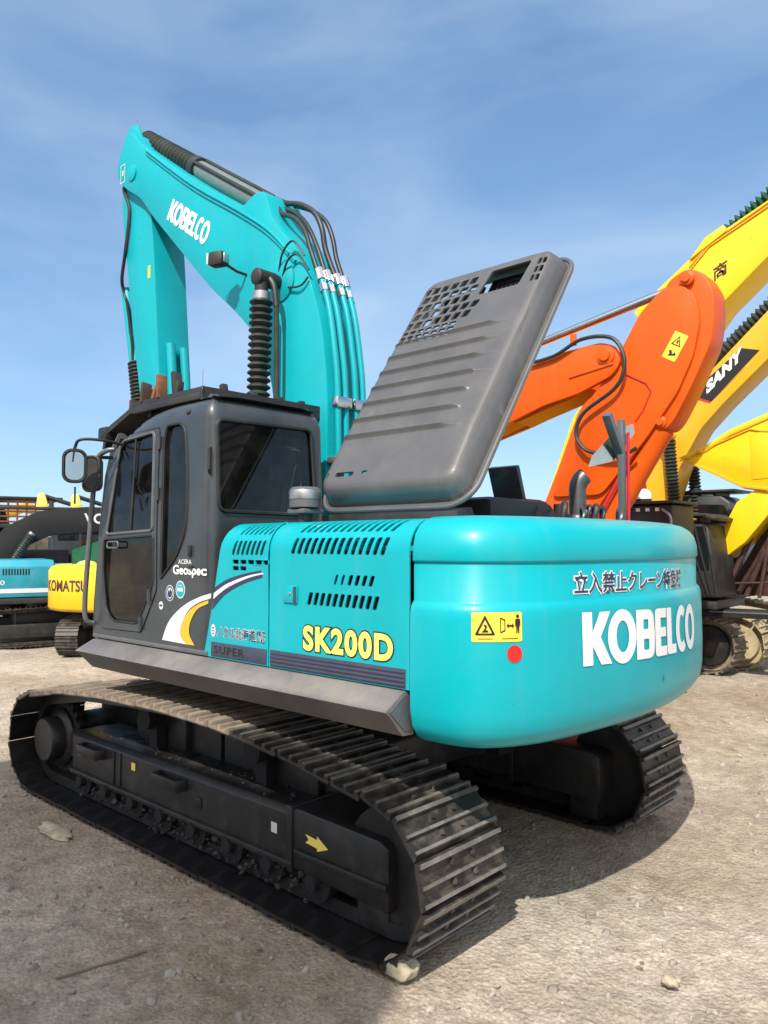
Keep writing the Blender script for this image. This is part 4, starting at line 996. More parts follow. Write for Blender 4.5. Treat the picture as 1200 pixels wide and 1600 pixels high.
b.prism(out + inn, 'y', -.5, .4); b.prism(chk, 'y', .4, .43); b.prism(chk, 'y', -.53, -.5)
BK = b.build('bucket', 'black', EX)
for k in range(5): MB().box((.80, -.44 + .2 * k, .80), (.2, .07, .06), .01).build('bucket_tooth', 'frame', BK)

# ================================================================== the other machines of the yard
def gen_machine(name, label, loc, rot, scale, paint, cabm, boom=None, boom_hw=.28, arm=None, arm_hw=.2, tracks='beltd', tail=None, low=1.0, up_rot=0, cab=True, bucket=None, boomm=None, guard=True, H=2.0, chassis=True, rnd=.06):
    T = thing(name, label, 'excavator', loc, rot, scale, 'parked excavators')
    path = track_path(1.75, -1.75, .40, .38, [(1.2, .86), (0, .90), (-1.2, .86)], 14)
    if chassis:
        for s in (1, -1):
            crawler(T, s * 1.12, .5, path, 44, shoes=False, deep=tracks)
            fr = MB().prism([(-1.35, .2), (1.35, .2), (1.35, .52), (-1.35, .52)], 'y', s * 1.12 - .14, s * 1.12 + .14, .02).build('track_frame', 'frame', T)
            for x in (1.75, -1.75):
                MB().lathe((x, s * 1.12 - .16, .40), (0, 1, 0), [(.05, -.02), (.12, 0), (.28, .0), (.30, .05), (.30, .27), (.28, .32), (.12, .32), (.05, .34)], 22).build('track_wheel', 'ochre' if tracks == 'ochre' else 'frame', fr)
        b = MB(); b.bx(-.9, .9, -.99, .99, .45, .80, .04); b.cyl((0, 0, .78), (0, 0, 1.0), .6, 28); b.build('car_body', 'frame', T)
    U = bpy.data.objects.new('superstructure', None)
    Rm = Matrix.Rotation(up_rot, 4, 'Z')
    def rot_(o): o.matrix_local = Rm @ o.matrix_local; return o
    rot_(MB().bx(-2.0, 1.5, -1.3, 1.3, 1.0, 1.14, .02).build('revolving_deck', 'black', T))
    cover = MB()
    cover.prism([(-1.32, 1.16), (1.32, 1.16), (1.32, H - .15), (1.2, H), (-1.2, H), (-1.32, H - .15)], 'x', -1.75, -.1, .02)
    cover.prism([(-1.32, 1.16), (-.42, 1.16), (-.42, H - .1), (-1.2, H - .1), (-1.32, H - .2)], 'x', -.08, 1.15, .02)
    EC = rot_(cover.build('engine_cover', paint, T))
    for s in (1, -1):
        b = MB()
        for k in range(10): b.bx(-1.2 + .06 * k, -1.17 + .06 * k, s * 1.322 - .004, s * 1.322 + .004, H - .34, H - .20)
        b.build('vent', 'dark', EC)
    cwt = MB()
    plan = catmull([(-1.76, 1.30, 0), (-2.1, 1.2, 0), (-2.35, .7, 0), (-2.42, 0, 0), (-2.35, -.7, 0), (-2.1, -1.2, 0), (-1.76, -1.30, 0)], 5)
    rr = []
    for z, i_ in ((1.0, .12), (1.03, .04), (1.1, 0), (H - .14, 0), (H - .05, .05), (H - .01, .14)):
        rr.append([cwt.bm.verts.new((min(-1.76, p.x + i_), p.y * (1 - i_ * .5), z)) for p in plan])
    for A, B in zip(rr, rr[1:]):
        for i in range(len(A) - 1): cwt.bm.faces.new((A[i], A[i + 1], B[i + 1], B[i]))
        cwt.bm.faces.new((A[-1], A[0], B[0], B[-1]))
    cwt.bm.faces.new(rr[0][::-1]); cwt.bm.faces.new(rr[-1])
    CWt = rot_(cwt.build('counterweight', tail or paint, T, smooth=50))
    if cab:
        prof = [(-.35, 1.16), (1.30, 1.16), (1.32, 1.9), (1.10, 2.60), (.95, 2.72), (-.25, 2.74), (-.35, 2.6)]
        CBm = rot_(MB().prism(prof, 'y', .42, 1.32, .05).build('cab', cabm, T))
        for y, s in ((1.318, 1), (.42, -1)):
            MB().prism(rpoly([(-.2, 1.95), (.25, 1.95), (.25, 2.58), (-.2, 2.58)], .05), 'y', y, y + s * .006).build('cab_window', 'glass2', CBm); MB().prism(rpoly([(.32, 1.4), (1.2, 1.4), (1.22, 1.9), (1.02, 2.55), (.32, 2.58)], .05), 'y', y, y + s * .006).build('cab_window', 'glass2', CBm)
        bm = fill2d([rrect(-.37, .37, 1.95, 2.6, .05)]); mapped(bm, lambda u, v_: Vector((-.353, .87 + u, v_)), 'cab_window', 'glass2', CBm)
        bm = fill2d([rrect(-.36, .36, 1.5, 2.5, .05)]); mapped(bm, lambda u, v_: Vector((1.325 if v_ < 1.9 else 1.325 - (v_ - 1.9) * .315, .87 + u, v_)), 'cab_window', 'glass2', CBm)
        if guard:
            MB().bx(-.4, 1.2, .38, 1.36, 2.78, 2.82, .005).bx(-.3, -.25, .5, 1.2, 2.72, 2.8).bx(.8, .85, .5, 1.2, 2.70, 2.8).build('roof_guard', 'black', CBm)
    out = {'T': T, 'cw': CWt, 'cover': EC}
    if boom:
        out['boom'] = rot_(MB().prism(rpoly(boom, rnd, 2), 'y', -boom_hw, boom_hw, .02).build('boom', boomm or paint, T))
    if arm: out['arm'] = rot_(MB().prism(rpoly(arm, .06, 2), 'y', -arm_hw, arm_hw, .02).build('arm', boomm or paint, T))
    out['rot'] = rot_
    return out
M['glass2'] = mat('dark_cab_glass', (.01, .012, .014), .05, var=.05)
def loc_of(X0, Y0):                                          # machines facing the tail of ours: rot 180
    return lambda pts: [(X0 - x, z) for x, z in pts]

# ---- orange machine close beside ours, arm hanging from its raised boom
X0, Y0 = 5.0, -3.95; f = loc_of(X0, Y0)
armp = f([(-1.20, 4.655), (-1.36, 4.57), (-1.46, 4.36), (-1.46, 4.12), (-1.42, 3.85), (-1.21, 3.42), (-1.04, 3.12), (-.95, 3.03), (-.82, 3.06), (-.70, 2.93), (-.38, 2.50), (-.06, 2.08), (.22, 1.25), (.44, 1.2), (.62, 1.6), (.56, 2.15), (.31, 2.67), (.02, 3.36), (-.32, 3.67), (-.58, 3.97), (-.80, 4.25), (-1.02, 4.58)])
boomp = f([(.84, 3.30), (.41, 3.44), (-.03, 3.52), (-.42, 3.66), (-.53, 3.80), (-.47, 3.97), (-.30, 4.04), (.16, 4.01), (.9, 3.85), (1.8, 3.75), (2.9, 3.4), (3.9, 2.5), (4.6, 1.3), (4.4, 1.1), (4.1, 1.2), (3.3, 2.0), (2.5, 2.7), (1.8, 3.05)])
m = gen_machine('excavator', 'orange excavator close behind the teal counterweight with its arm folded down', (X0, Y0, 0), pi, 1, 'orange', 'orange', boom=None, arm=armp, arm_hw=.17, low=0)
T = m['T']; A = m['arm']
BOo = MB()
for y0, y1 in ((-.26, -.19), (.19, .26)): BOo.prism(rpoly(boomp, .06, 2), 'y', y0, y1, .01)
BOo.prism(rpoly(f([(.9, 3.85), (1.8, 3.75), (2.9, 3.4), (3.9, 2.5), (4.5, 1.25), (4.1, 1.2), (3.3, 2.0), (2.5, 2.7), (1.8, 3.05), (.84, 3.32)]), .05, 2), 'y', -.19, .19)
BOo.prism(f([(-.12, 3.545), (.84, 3.29), (.84, 3.33), (-.12, 3.58)]), 'y', -.19, .19); BOo = BOo.build('boom', 'orange', T)
yl = -(-3.70 - Y0)                                            # our side of it, local y
s1 = -1
b = MB(); b.prism(f([(.08, 3.70), (-.44, 3.775), (-.44, 3.80), (.08, 3.735)]), 'y', -.275, -.26, .003)
for (x, z, r) in ((-.36, 3.885, .10),): b.lathe((X0 - x, -.26, z), (0, -1, 0), [(r, 0), (r, .02), (r * .6, .03), (r * .6, .05), (.01, .052)], 24)
b.build('boom_rib', 'orange', BOo)
b = MB(); b.prism(rpoly(f([(-.72, 4.28), (-.98, 4.50), (-1.18, 4.47), (-1.30, 4.33), (-1.335, 4.08), (-1.26, 3.74), (-1.10, 3.40), (-.78, 2.98), (-.26, 2.40), (.35, 2.4), (-.05, 3.34), (-.36, 3.70)]), .08, 3), 'y', -.215, -.168, .008)
for (x, z, r) in ((-1.21, 4.54, .075), (-.91, 3.12, .06)): b.lathe((X0 - x, -.20 if z > 4 else -.17, z), (0, -1, 0), [(r, 0), (r, .02), (r * .6, .03), (r * .6, .045), (.01, .047)], 20)
b.build('arm_side_plate', 'orange', A)
b = MB(); b.tube([(X0 - x, -.22, z) for x, z in ((-.56, 3.66), (-.78, 3.53), (-.83, 3.44), (-.74, 3.25), (-.66, 3.15))], .008, 6); b.build('grease_line', 'redp', A)
pts = [(.75, 3.93), (.26, 3.97), (-.09, 4.10), (-.43, 4.06), (-.57, 3.87), (-.57, 3.67), (-.46, 3.50), (-.12, 3.30), (-.02, 3.12), (-.05, 2.98), (-.19, 2.86), (-.55, 2.81), (-.7, 2.86)]
MB().tube(catmull([(X0 - x, -.30, z) for x, z in pts], 6), .022, 8).build('arm_hose', 'hose', A)
MB().box((X0 - .02, -.27, 4.12), (.07, .03, .13), .004).build('hose_clip', 'orange', A)
bm = fill2d([rrect(0, .155, 0, .28, .008)])
ca, sa = cos(radians(-31)), sin(radians(-31))
def odec(u, v, o=0): return Vector((X0 - (-1.08 + (u - .077) * -ca - (v - .14) * -sa * -1), -.2185 - o, 3.865 + (u - .077) * sa + (v - .14) * ca))
def odec(u, v, o=0):
    a, c = u - .077, v - .14; r = radians(-31)
    xr, zr = a * cos(r) - c * sin(r), a * sin(r) + c * cos(r)
    return Vector((X0 + 1.085 + xr, -.2185 - o, 3.865 + zr))
mapped(bm, odec, 'warning_sticker', 'yvinyl', A)
mapped(fill2d([[(.025, .15), (.13, .15), (.077, .25)], [(.042, .16), (.113, .16), (.077, .232)]]), lambda u, v: odec(u, v, .002), 'warning_triangle', 'blackv', A)
mapped(fill2d([[(.07, .175), (.09, .172), (.088, .205), (.075, .21)]]), lambda u, v: odec(u, v, .002), 'warning_symbol', 'blackv', A)
mapped(fill2d([[(.05, .03), (.13, .06), (.11, .09), (.09, .06), (.06, .10), (.04, .08), (.06, .06)]]), lambda u, v: odec(u, v, .002), 'warning_symbol', 'blackv', A)
AC = MB().cyl((X0 - .70, 0, 4.215), (X0 - 2.2, 0, 3.95), .10, 16).build('arm_cylinder', 'orange', T)
MB().cyl((X0 + 1.0, 0, 4.53), (X0 - .72, 0, 4.22), .045, 14).build('cylinder_rod', 'chrome', AC)
BCy = MB().cyl((X0 + .88, -.05, 3.06), (X0 + .02, -.05, 1.70), .118, 20).build('bucket_cylinder', 'orange', T)
MB().tube([(X0 + .58, -.20, 2.80), (X0 + .55, -.21, 2.70), (X0 - .02, -.21, 1.75)], .022, 8).build('cylinder_pipe', 'redp', BCy)
MB().cyl((X0 + .87, -.12, 3.08), (X0 + .87, .12, 3.08), .07, 16).build('cylinder_eye', 'orange', BCy)
b = MB(); q = f([(.2, 1.3), (.5, 1.25), (.95, .9), (.9, .35), (.45, .12), (-.15, .2), (-.2, .25), (.45, .18), (.84, .4), (.88, .86), (.45, 1.15)])
b.prism(q, 'y', -.5, .5, .005); b.prism(f([(.2, 1.3), (.5, 1.25), (.95, .9), (.9, .35), (.45, .12), (-.15, .2), (.1, .8)]), 'y', .5, .53); b.prism(f([(.2, 1.3), (.5, 1.25), (.95, .9), (.9, .35), (.45, .12), (-.15, .2), (.1, .8)]), 'y', -.53, -.5)
b.build('bucket', 'black', T)

# ---- yellow machine behind it (raised boom with a character on the flank, dark cab at its front corner)
X0, Y0 = 1.75, -6.55; f = loc_of(X0, Y0)
bp = f([(-.25, 5.58), (-.52, 5.83), (-1.28, 6.16), (-2.6, 6.7), (-3.6, 7.0), (-3.7, 6.75), (-2.6, 6.15), (-1.70, 5.73), (-1.27, 5.45), (-.68, 4.95), (-.34, 4.49), (.41, 3.73), (1.1, 2.51), (1.25, 1.3), (1.75, 1.15), (1.98, 1.4), (1.94, 2.45), (1.44, 3.75), (.78, 4.5)])
m = gen_machine('excavator', 'yellow excavator whose raised boom carries one dark character and a green ribbed sleeve', (X0, Y0, 0), pi, 1, 'lemon', 'char', boom=bp, boom_hw=.30, cab=False, tracks='beltd', H=1.9)
T = m['T']; Bm = m['boom']
bm = fit_text('商', .21, .20, .02); mapped(bm, lambda u, v: Vector((X0 + .60 + u * .85, -.3025, 5.27 + v + u * .38)), 'lettering', 'maroon', Bm)
p0 = Vector((X0 + .50, -.02, 5.86)); p1 = Vector((X0 + 1.30, -.02, 6.43)); p2 = Vector((X0 + 2.2, -.02, 6.95))
AC = MB().cyl(p0 - (p1 - p0) * 1.3, p0, .085, 16).build('arm_cylinder', 'lemon', T)
BLm = mat('green_bellows', (.012, .075, .045), .5, var=.2)
MB().bellows(p0, p2, .115, 26, 14, .55).build('bellows', BLm, AC, smooth=20)
b = MB()
for z in (0, .05): b.tube([(X0 + .30, -.31, 5.50 + z), (X0 + .56, -.31, 5.76 + z * .6), (X0 + 1.3, -.31, 6.08 + z), (X0 + 2.6, -.31, 6.62 + z)], .014, 6)
b.build('grease_line', 'amber', Bm)
b = MB(); b.prism(f([(-.3, 5.63), (-.52, 5.88), (-.75, 5.98), (-.8, 5.9)]), 'y', -.34, -.28, .01); b.build('boom_bracket', 'lemon', Bm)
# front corner cab (dark) and cover
prof = f([(.55, 1.10), (-.30, 1.12), (-.27, 1.6), (-.21, 2.16), (.20, 2.20), (.55, 2.2)])
K = MB().prism(prof, 'y', .45, 1.32, .04)
K = K.build('cab', 'black', T)
b = MB(); b.bx(X0 + .22, X0 + .40 - 1.0, .35, 1.2, 2.26, 2.295, .006); b.box((X0 + .26, .75, 2.24), (.16, .8, .05), .01, Matrix.Rotation(radians(20), 3, 'Y')); b.bx(X0 + .0, X0 + .05, .6, 1.0, 2.18, 2.27)
b.build('roof_guard', 'black', K)
for xx in (.02, -.10, -.2):
    MB().tube([(X0 + .30 + xx * .5, .44, 1.15), (X0 + .22 + xx, .43, 1.7), (X0 + .12 + xx, .44, 2.15)], .016, 6).build('cab_hose', 'hose', K)
bm = fill2d([rpoly([(.0, 1.5), (.42, 1.5), (.38, 2.12), (.0, 2.12)], .03)]); mapped(bm, lambda u, v: Vector((X0 - .2 + u, .447, v)), 'cab_window', 'glass2', K)
b = MB(); b.bx(X0 - .5, X0 + .36, -1.15, -.45, 1.1, 2.36, .03); SCv = b.build('tool_cover', 'black', T)
MB().bx(X0 - .55, X0 + .40, -1.22, -.42, 2.37, 2.405, .005).build('cover_plate', 'black', SCv)
for k in range(6): MB().box((X0 - .45 + .125 * k, -1.165, 2.30), (.05, .02, .045), .004).build('marker_lamp', 'lamp', SCv)
MB().tube(catmull([(X0 + .25, -1.2, 1.7), (X0 + .36, -1.2, 2.15), (X0 + .25, -1.2, 2.3)], 5), .018, 6).build('hand_rail', 'steel', SCv)
LB = MB().lathe((X0 - .08, -.98, 2.405), (0, 0, 1), [(.095, 0), (.10, .02), (.10, .04)], 18).build('beacon_lamp', 'black', SCv)
MB().lathe((X0 - .08, -.98, 2.445), (0, 0, 1), [(.098, 0), (.098, .06), (.085, .10), (.05, .13), (.01, .135)], 18).build('lamp_dome', 'white', LB)
MB().lathe((X0 - .08, -.98, 2.58), (0, 0, 1), [(.04, 0), (.035, .08), (.01, .10)], 12).build('lamp_cap', 'orange', LB)
for dx in (.0, .06): MB().tube([(X0 - .36 + dx, -1.22, 2.50), (X0 - .34 + dx * 1.6, -1.23, 2.30), (X0 - .33 + dx * 2, -1.235, 2.0)], .012, 6).build('green_strap', 'teal', SCv)
MB().tube(catmull([(X0 - .2, -.93, 2.4), (X0 - .19, -.97, 2.8), (X0 - .22, -.99, 3.1)], 5), .02, 6).build('warning_pole', 'redp', SCv)
b = MB(); b.prism(f([(-.36, .98), (.4, .98), (.4, 1.08), (-.36, 1.08)]), 'y', .3, 1.45, .01); FP = b.build('front_platform', 'black', T)
MB().prism(f([(.30, .84), (-2.3, .88), (-2.3, .99), (.30, .95)]), 'y', .62, .95, .015).build('push_beam', 'black', FP)
MB().prism(f([(-.15, .915), (-2.2, .945), (-2.2, .965), (-.15, .935)]), 'y', .612, .6195).build('pale_strip', 'steel', FP)  # thin pale strip along the beam face

# ---- yellow machine beyond, maker's plate on the boom
X0, Y0 = 1.55, -9.45; f = loc_of(X0, Y0)
bp = f([(-2.6, 6.9), (-.72, 5.89), (-.43, 5.60), (.59, 4.66), (.86, 4.25), (1.25, 3.87), (1.72, 3.34), (2.22, 2.45), (2.3, 1.2), (1.6, 1.1), (1.33, 2.31), (1.02, 3.18), (.65, 3.81), (.28, 4.19), (-.42, 4.82), (-.70, 5.08), (-2.5, 6.2)])
m = gen_machine('excavator', 'ochre yellow excavator with a black name plate on its raised boom', (X0, Y0, 0), pi, 1, 'amber', 'char', boom=bp, boom_hw=.30, tracks='ochre', H=1.9)
T = m['T']; Bm = m['boom']
bm = fill2d([[(X0 - .83, 4.40), (X0 + .02, 5.06), (X0 + .30, 4.98), (X0 - .47, 4.24)]])
mapped(bm, lambda u, v: Vector((u, -.303, v)), 'name_plate', 'blackv', Bm)
bm = fill2d([[(X0 - .85, 4.375), (X0 - .83, 4.40), (X0 - .47, 4.24), (X0 - .50, 4.215)], [(X0 + .05, 4.72), (X0 + .08, 4.74), (X0 - .4, 4.30), (X0 - .43, 4.28)]])
mapped(bm, lambda u, v: Vector((u, -.3035, v)), 'plate_stripe', 'red', Bm)
bm = fit_text('SANY', .78, .22, .06, 1.05)
e1 = Vector((.74, .67)); e1.normalize(); e2 = Vector((-.55, .62)); e2 = Vector((.15, .98)).normalized()
mapped(bm, lambda u, v: Vector((X0 - .55 + e1.x * u + e2.x * v * .2, -.3045, 4.365 + e1.y * u + e2.y * v)), 'lettering', 'white', Bm)
AC = MB().cyl((X0 - .95, -.1, 4.52), (X0 + .0, -.1, 5.40), .09, 14).build('arm_cylinder', 'black', T)
MB().bellows((X0 - .35, -.1, 5.09), (X0 + 1.6, -.1, 6.75), .12, 30, 12, .4).build('bellows', 'bellow', AC, smooth=20)
for s in (-.50, .5):
    CY = MB().cyl((X0 - 1.02, s, 2.4), (X0 - 1.4, s, 1.2), .09, 14).build('boom_cylinder', 'amber', T)
    MB().bellows((X0 - 1.12, s, 3.65), (X0 - 1.02, s, 2.2), .11, 24, 14).build('bellows', 'bellow', CY, smooth=20)
    MB().lathe((X0 - 1.13, s - .1, 3.72), (0, 1, 0), [(.05, 0), (.10, .01), (.10, .2), (.05, .21)], 14).build('rod_eye', 'amber', CY)
MB().box((X0 - .92, -.40, 4.15), (.12, .1, .12), .02).build('work_lamp', 'black', Bm)

# ---- yellow machine at the right edge, coming the other way, boom lowered
X0, Y0 = -5.2, -7.9
bp = [(.43, 3.17), (.04, 3.31), (-.32, 3.52), (-.84, 3.71), (-1.7, 3.75), (-2.7, 3.55), (-4.2, 2.4), (-4.9, 1.2), (-4.5, 1.0), (-3.7, 1.6), (-2.7, 2.3), (-1.7, 2.56), (-.82, 2.60), (-.50, 2.66), (.05, 2.96)]
ap = [(.30, 3.2), (.10, 1.2)]
loc = lambda P: [(x - X0, z) for x, z in P]
m = gen_machine('excavator', 'bright yellow excavator at the right edge with its boom lowered', (X0, Y0, 0), 0, 1, 'lemon', 'char', boom=loc(bp), boom_hw=.3, tracks='beltd', boomm='lemon', H=1.9, rnd=.012)
T = m['T']
A2 = MB().prism(loc([(-.10, 1.92), (-.39, 2.47), (-.68, 2.66), (-1.07, 2.64), (-.86, 2.34), (-.50, 1.90), (-.19, 1.66)]), 'y', -.27, .27, .008).build('arm', 'lemon', T)
b = MB(); b.tube([(x - X0, .312, z) for x, z in ((.40, 3.12), (.05, 3.26), (-.6, 3.50), (-.75, 3.46), (-1.2, 3.4))], .012, 6); b.build('grease_line', 'amber', m['boom'])
b = MB()
for x, z in ((.28, 3.20), (.10, 3.27)): b.box((x - X0, .33, z - .03), (.09, .05, .05), .01)
b.build('pipe_block', 'amber', m['boom'])
MB().tube([(x - X0, .22, z) for x, z in ((-.16, 2.0), (-.45, 2.5), (-.62, 2.58))], .016, 6).build('grease_line', 'amber', A2)
b = MB(); b.prism(loc([(.30, 3.165), (.02, 3.27), (-.34, 3.47), (-.84, 3.65), (-1.6, 3.69), (-1.6, 3.655), (-.84, 3.615), (-.34, 3.435), (.0, 3.24), (.28, 3.14)]), 'y', .3, .318, .003)
b.prism(loc([(-.82, 2.66), (-.50, 2.71), (.02, 2.99), (.30, 3.12), (.30, 3.09), (.04, 2.955), (-.48, 2.675), (-.82, 2.62)]), 'y', .3, .318, .003); b.build('edge_flange', 'amber', m['boom'])
b = MB(); b.prism(loc([(-.6, 3.42), (-.9, 3.48), (-.95, 2.8), (-.62, 2.78)]), 'y', .3, .31, .003); b.build('doubler_plate', 'lemon', m['boom'])
# rusty linkage hanging under the boom
for k, (xa, za, xb, zb) in enumerate(((-.12, 1.1, -.72, 2.42), (-.42, 1.12, -.70, 1.80), (-.25, 1.1, -.95, 2.3), (-.62, 1.1, -.80, 2.2), (-.75, 1.1, -1.1, 2.4), (-.5, 1.5, -1.1, 1.9), (-.3, 1.3, -1.2, 1.35))):
    MB().tube([(xa - X0, .1 - .08 * (k % 3), za), (xb - X0, .05, zb)], .04 - .004 * k, 8).build('bucket_link', 'maroon', T)
b = MB(); b.prism(loc([(-.02, 1.12), (-.25, 1.45), (-.72, 2.3), (-1.3, 2.45), (-1.6, 1.8), (-1.5, 1.1)]), 'y', -.55, -.2, .02); b.build('bucket', 'maroon', T)

# ---- left, far side of the yard
# blue-green small machine
gz = -112
m = gen_machine('excavator', 'small sky blue excavator with a pale stripe left of the cab', (11.0, -2.85, 0), radians(gz + 4), .78, 'blue', 'black', boom=None, tracks='belt', cab=False, H=2.02)
T = m['T']; EC = m['cover']
MB().bx(-1.7, 1.1, 1.322, 1.328, 1.26, 1.36).build('pale_stripe', 'offw', EC)
MB().bx(-1.7, 1.1, -1.328, -1.322, 1.26, 1.36).build('pale_stripe', 'offw', EC)
bm = fit_text('SK200', .55, .11, .02); mapped(bm, lambda u, v: Vector((-1.2 - u, 1.326, 1.52 + v)), 'lettering', 'offw', EC)
bm = fit_text('SK200', .55, .11, .02); mapped(bm, lambda u, v: Vector((-1.70 + u, -1.326, 1.45 + v)), 'lettering', 'offw', EC)
MB().tube(catmull([(-1.45, -.5, 2.0), (-1.45, -.5, 2.28), (-1.5, -.5, 2.36), (-1.75, -.5, 2.36)], 5), .05, 8).build('exhaust_pipe', 'offw', EC)
# small yellow machine with lettering on the tail
m2 = gen_machine('excavator', 'small yellow excavator with dark lettering on its round tail', (8.85, -3.65, 0), radians(-47), .74, 'yellow', 'black', boom=None, tracks='belt', cab=False, H=2.06, up_rot=radians(-16))
CWm = m2['cw']
def tailmap(s, v, off=.006):
    P = catmull([(-1.76, 1.30, 0), (-2.1, 1.2, 0), (-2.35, .7, 0), (-2.42, 0, 0), (-2.35, -.7, 0), (-2.1, -1.2, 0), (-1.76, -1.30, 0)], 5)
    L = [0]
    for a, c in zip(P, P[1:]): L.append(L[-1] + (c - a).length)
    i = 0; s = min(max(s, 0), L[-1] - 1e-4)
    while L[i + 1] < s: i += 1
    p = P[i].lerp(P[i + 1], (s - L[i]) / (L[i + 1] - L[i])); t = (P[i + 1] - P[i]).normalized(); n = Vector((t.y, -t.x, 0))
    if n.x > 0: n = -n
    p = p + n * off; return Vector((p.x, p.y, v))
bm = fit_text('KOMATSU', 1.3, .26, .03, 1.02); cuts(bm, rng(0, 1.3, .08)); mapped(bm, lambda u, v: tailmap(.42 + u, 1.46 + v), 'lettering', 'maroon', CWm, smooth=180)
MB().lathe((-1.6, .55, 2.02), (0, 0, 1), [(.22, 0), (.24, .03), (.18, .09), (.05, .13)], 16).build('filler_cap', 'ltyel', CWm)
# dark machine behind with an arched boom
m3 = gen_machine('excavator', 'dark grey excavator with an arched boom behind the small blue one', (13.2, -4.2, 0), radians(gz + 2), 1.0, 'black', 'char', boom=None, tracks='belt', H=1.75, guard=False)
T = m3['T']
arch = [(-1.75, 1.3), (-1.7, 1.75), (-1.35, 2.22), (-.75, 2.55), (.2, 2.66), (1.6, 2.62), (3.2, 2.2), (3.2, 1.9), (1.7, 2.1), (.4, 2.12), (-.5, 2.05), (-1.05, 1.78), (-1.35, 1.3)]
AB = MB().prism(rpoly(arch, .1, 3), 'y', -1.75, -1.35, .02).build('boom', 'dark', T)
bm = fit_text('VOLVO', .95, .22, .03); mapped(bm, lambda u, v: Vector((.14 + u, -1.754, 2.30 + v)), 'lettering', 'offw', AB)
CYv = MB().cyl((-1.30, -1.85, 1.35), (-.85, -1.85, 2.1), .07, 12).build('boom_cylinder', 'steel', T)
MB().bellows((-1.2, -1.85, 1.5), (-.87, -1.85, 2.06), .10, 12, 12).build('bellows', 'bellow', CYv)
for x0 in (-.78, -.12):
    b = MB().prism([(x0, 2.62), (x0 + .03, 2.90), (x0 + .10, 2.94), (x0 + .17, 2.90), (x0 + .24, 2.64)], 'y', -1.62, -1.45, .02); b.build('cylinder_bracket', 'ltyel', AB)
    MB().tube([(x0 + .14, -1.5, 2.88), (x0 + .72, -1.5, 2.70)], .045, 8).build('cylinder_rod', 'black', AB)
b = MB(); b.bx(-2.6, 2.6, -1.7, -1.5, 2.58, 2.64, .01); b.build('boom_beam', 'black', AB)
# machine with a rusty mesh cage at the left edge
m4 = gen_machine('excavator', 'dark excavator with a rusty mesh cage at the left edge', (18.9, -3.7, 0), radians(gz + 6), 1.12, 'black', 'black', boom=None, tracks='belt', H=1.75, cab=True, guard=False)
T = m4['T']
b = MB()
for k in range(9): b.tube([(.2 + .2 * k, -1.5, 2.18), (.2 + .2 * k, -1.5, 2.72)], .022, 6)
for k in range(5): b.tube([(.15, -1.5, 2.2 + .125 * k), (1.9, -1.5, 2.2 + .125 * k)], .022, 6)
CG = b.build('mesh_cage', 'rust', T)
b = MB(); b.bx(-.2, 2.2, -1.55, .4, 2.74, 2.80, .01); b.bx(-.1, 2.2, -1.55, -1.45, 2.05, 2.15, .01); b.bx(1.9, 2.0, -1.55, -1.45, 1.1, 2.75, .01); b.bx(.05, .15, -1.55, -1.45, 1.1, 2.75, .01); b.build('cage_roof', 'black', CG)
m5 = gen_machine('excavator', 'brownish grey excavator whose cab shows under the dark arched boom', (20.6, -7.6, 0), radians(gz + 30), 1.1, 'ochre', 'skirt', boom=[(1.5, 1.2), (1.7, 1.2), (2.6, 2.6), (3.6, 2.9), (5.2, 2.4), (5.3, 2.7), (3.6, 3.25), (2.3, 3.0)], tracks='ochre', H=1.9, guard=False)
for k, (px_, py_, lb, pm, cm) in enumerate(((24.5, -4.2, 'far dark excavator with a low yellow boom at the left edge', 'black', 'char'), (22.0, -11.5, 'far yellow excavator glimpsed behind the cab rail', 'amber', 'char'))):
    gen_machine('excavator', lb, (px_, py_, 0), radians(gz + 20 - 30 * k), 1.05, pm, cm, boom=[(1.4, 1.2), (1.7, 1.2), (2.4, 2.5), (3.4, 2.9), (5.2, 2.5), (5.3, 2.75), (3.4, 3.2), (2.1, 2.9)], boomm='amber', tracks='belt', H=1.9)
# green netting slung beside the yellow tail
b = MB(); G = []
for i in range(9):
    G.append([b.bm.verts.new((8.9 - .16 * i * .6 + .03 * noise.noise((i * .7, j, 0)), -2.25 - .11 * i, .75 + .93 * (j / 7) * (.55 + .45 * i / 8) + .5 + .05 * noise.noise((i, j * .6, 3)))) for j in range(8)])
for A_, B_ in zip(G, G[1:]):
    for j in range(7): b.bm.faces.new((A_[j], A_[j + 1], B_[j + 1], B_[j]))
bmesh.ops.solidify(b.bm, geom=b.bm.faces[:], thickness=.01)
tag(b.build('netting', 'net', None), 'green netting hung between the yellow tail and the cab rail', 'netting')

# ================================================================== ground
def hgt(x, y):
    r = hypot(x + 1, y - 1)
    h = .030 * noise.noise((x * .55, y * .55, 1.3)) + .016 * noise.noise((x * 1.7, y * 1.7, 4.1))
    if r < 14: h += .012 * noise.noise((x * 5.5, y * 5.5, 7.7)) + .009 * abs(noise.noise((x * 12, y * 12, 2.2))) + .004 * noise.noise((x * 24, y * 24, 5.2)) - .014 * max(0, sin(x * 2.6 + .5 * noise.noise((x * .6, y * .6, 8)))) ** 6 * (1 if y > 1.7 else .4)
    near = min(1, max(0, (abs(y) - 1.5) / .5)) if -2.2 < x < 2.3 else 1
    return h * (.35 + .65 * near) - .016
b = MB(); NR, NA = 300, 560; rings = []
c0 = (-1.2, 1.2)
for i in range(NR):
    r = .05 + 9.0 * (i / 230) ** 1.25 if i < 230 else 9.05 * (1200 / 9.05) ** ((i - 230) / (NR - 231))
    rings.append([b.bm.verts.new((c0[0] + r * cos(2 * pi * j / NA), c0[1] + r * sin(2 * pi * j / NA), hgt(c0[0] + r * cos(2 * pi * j / NA), c0[1] + r * sin(2 * pi * j / NA)))) for j in range(NA)])
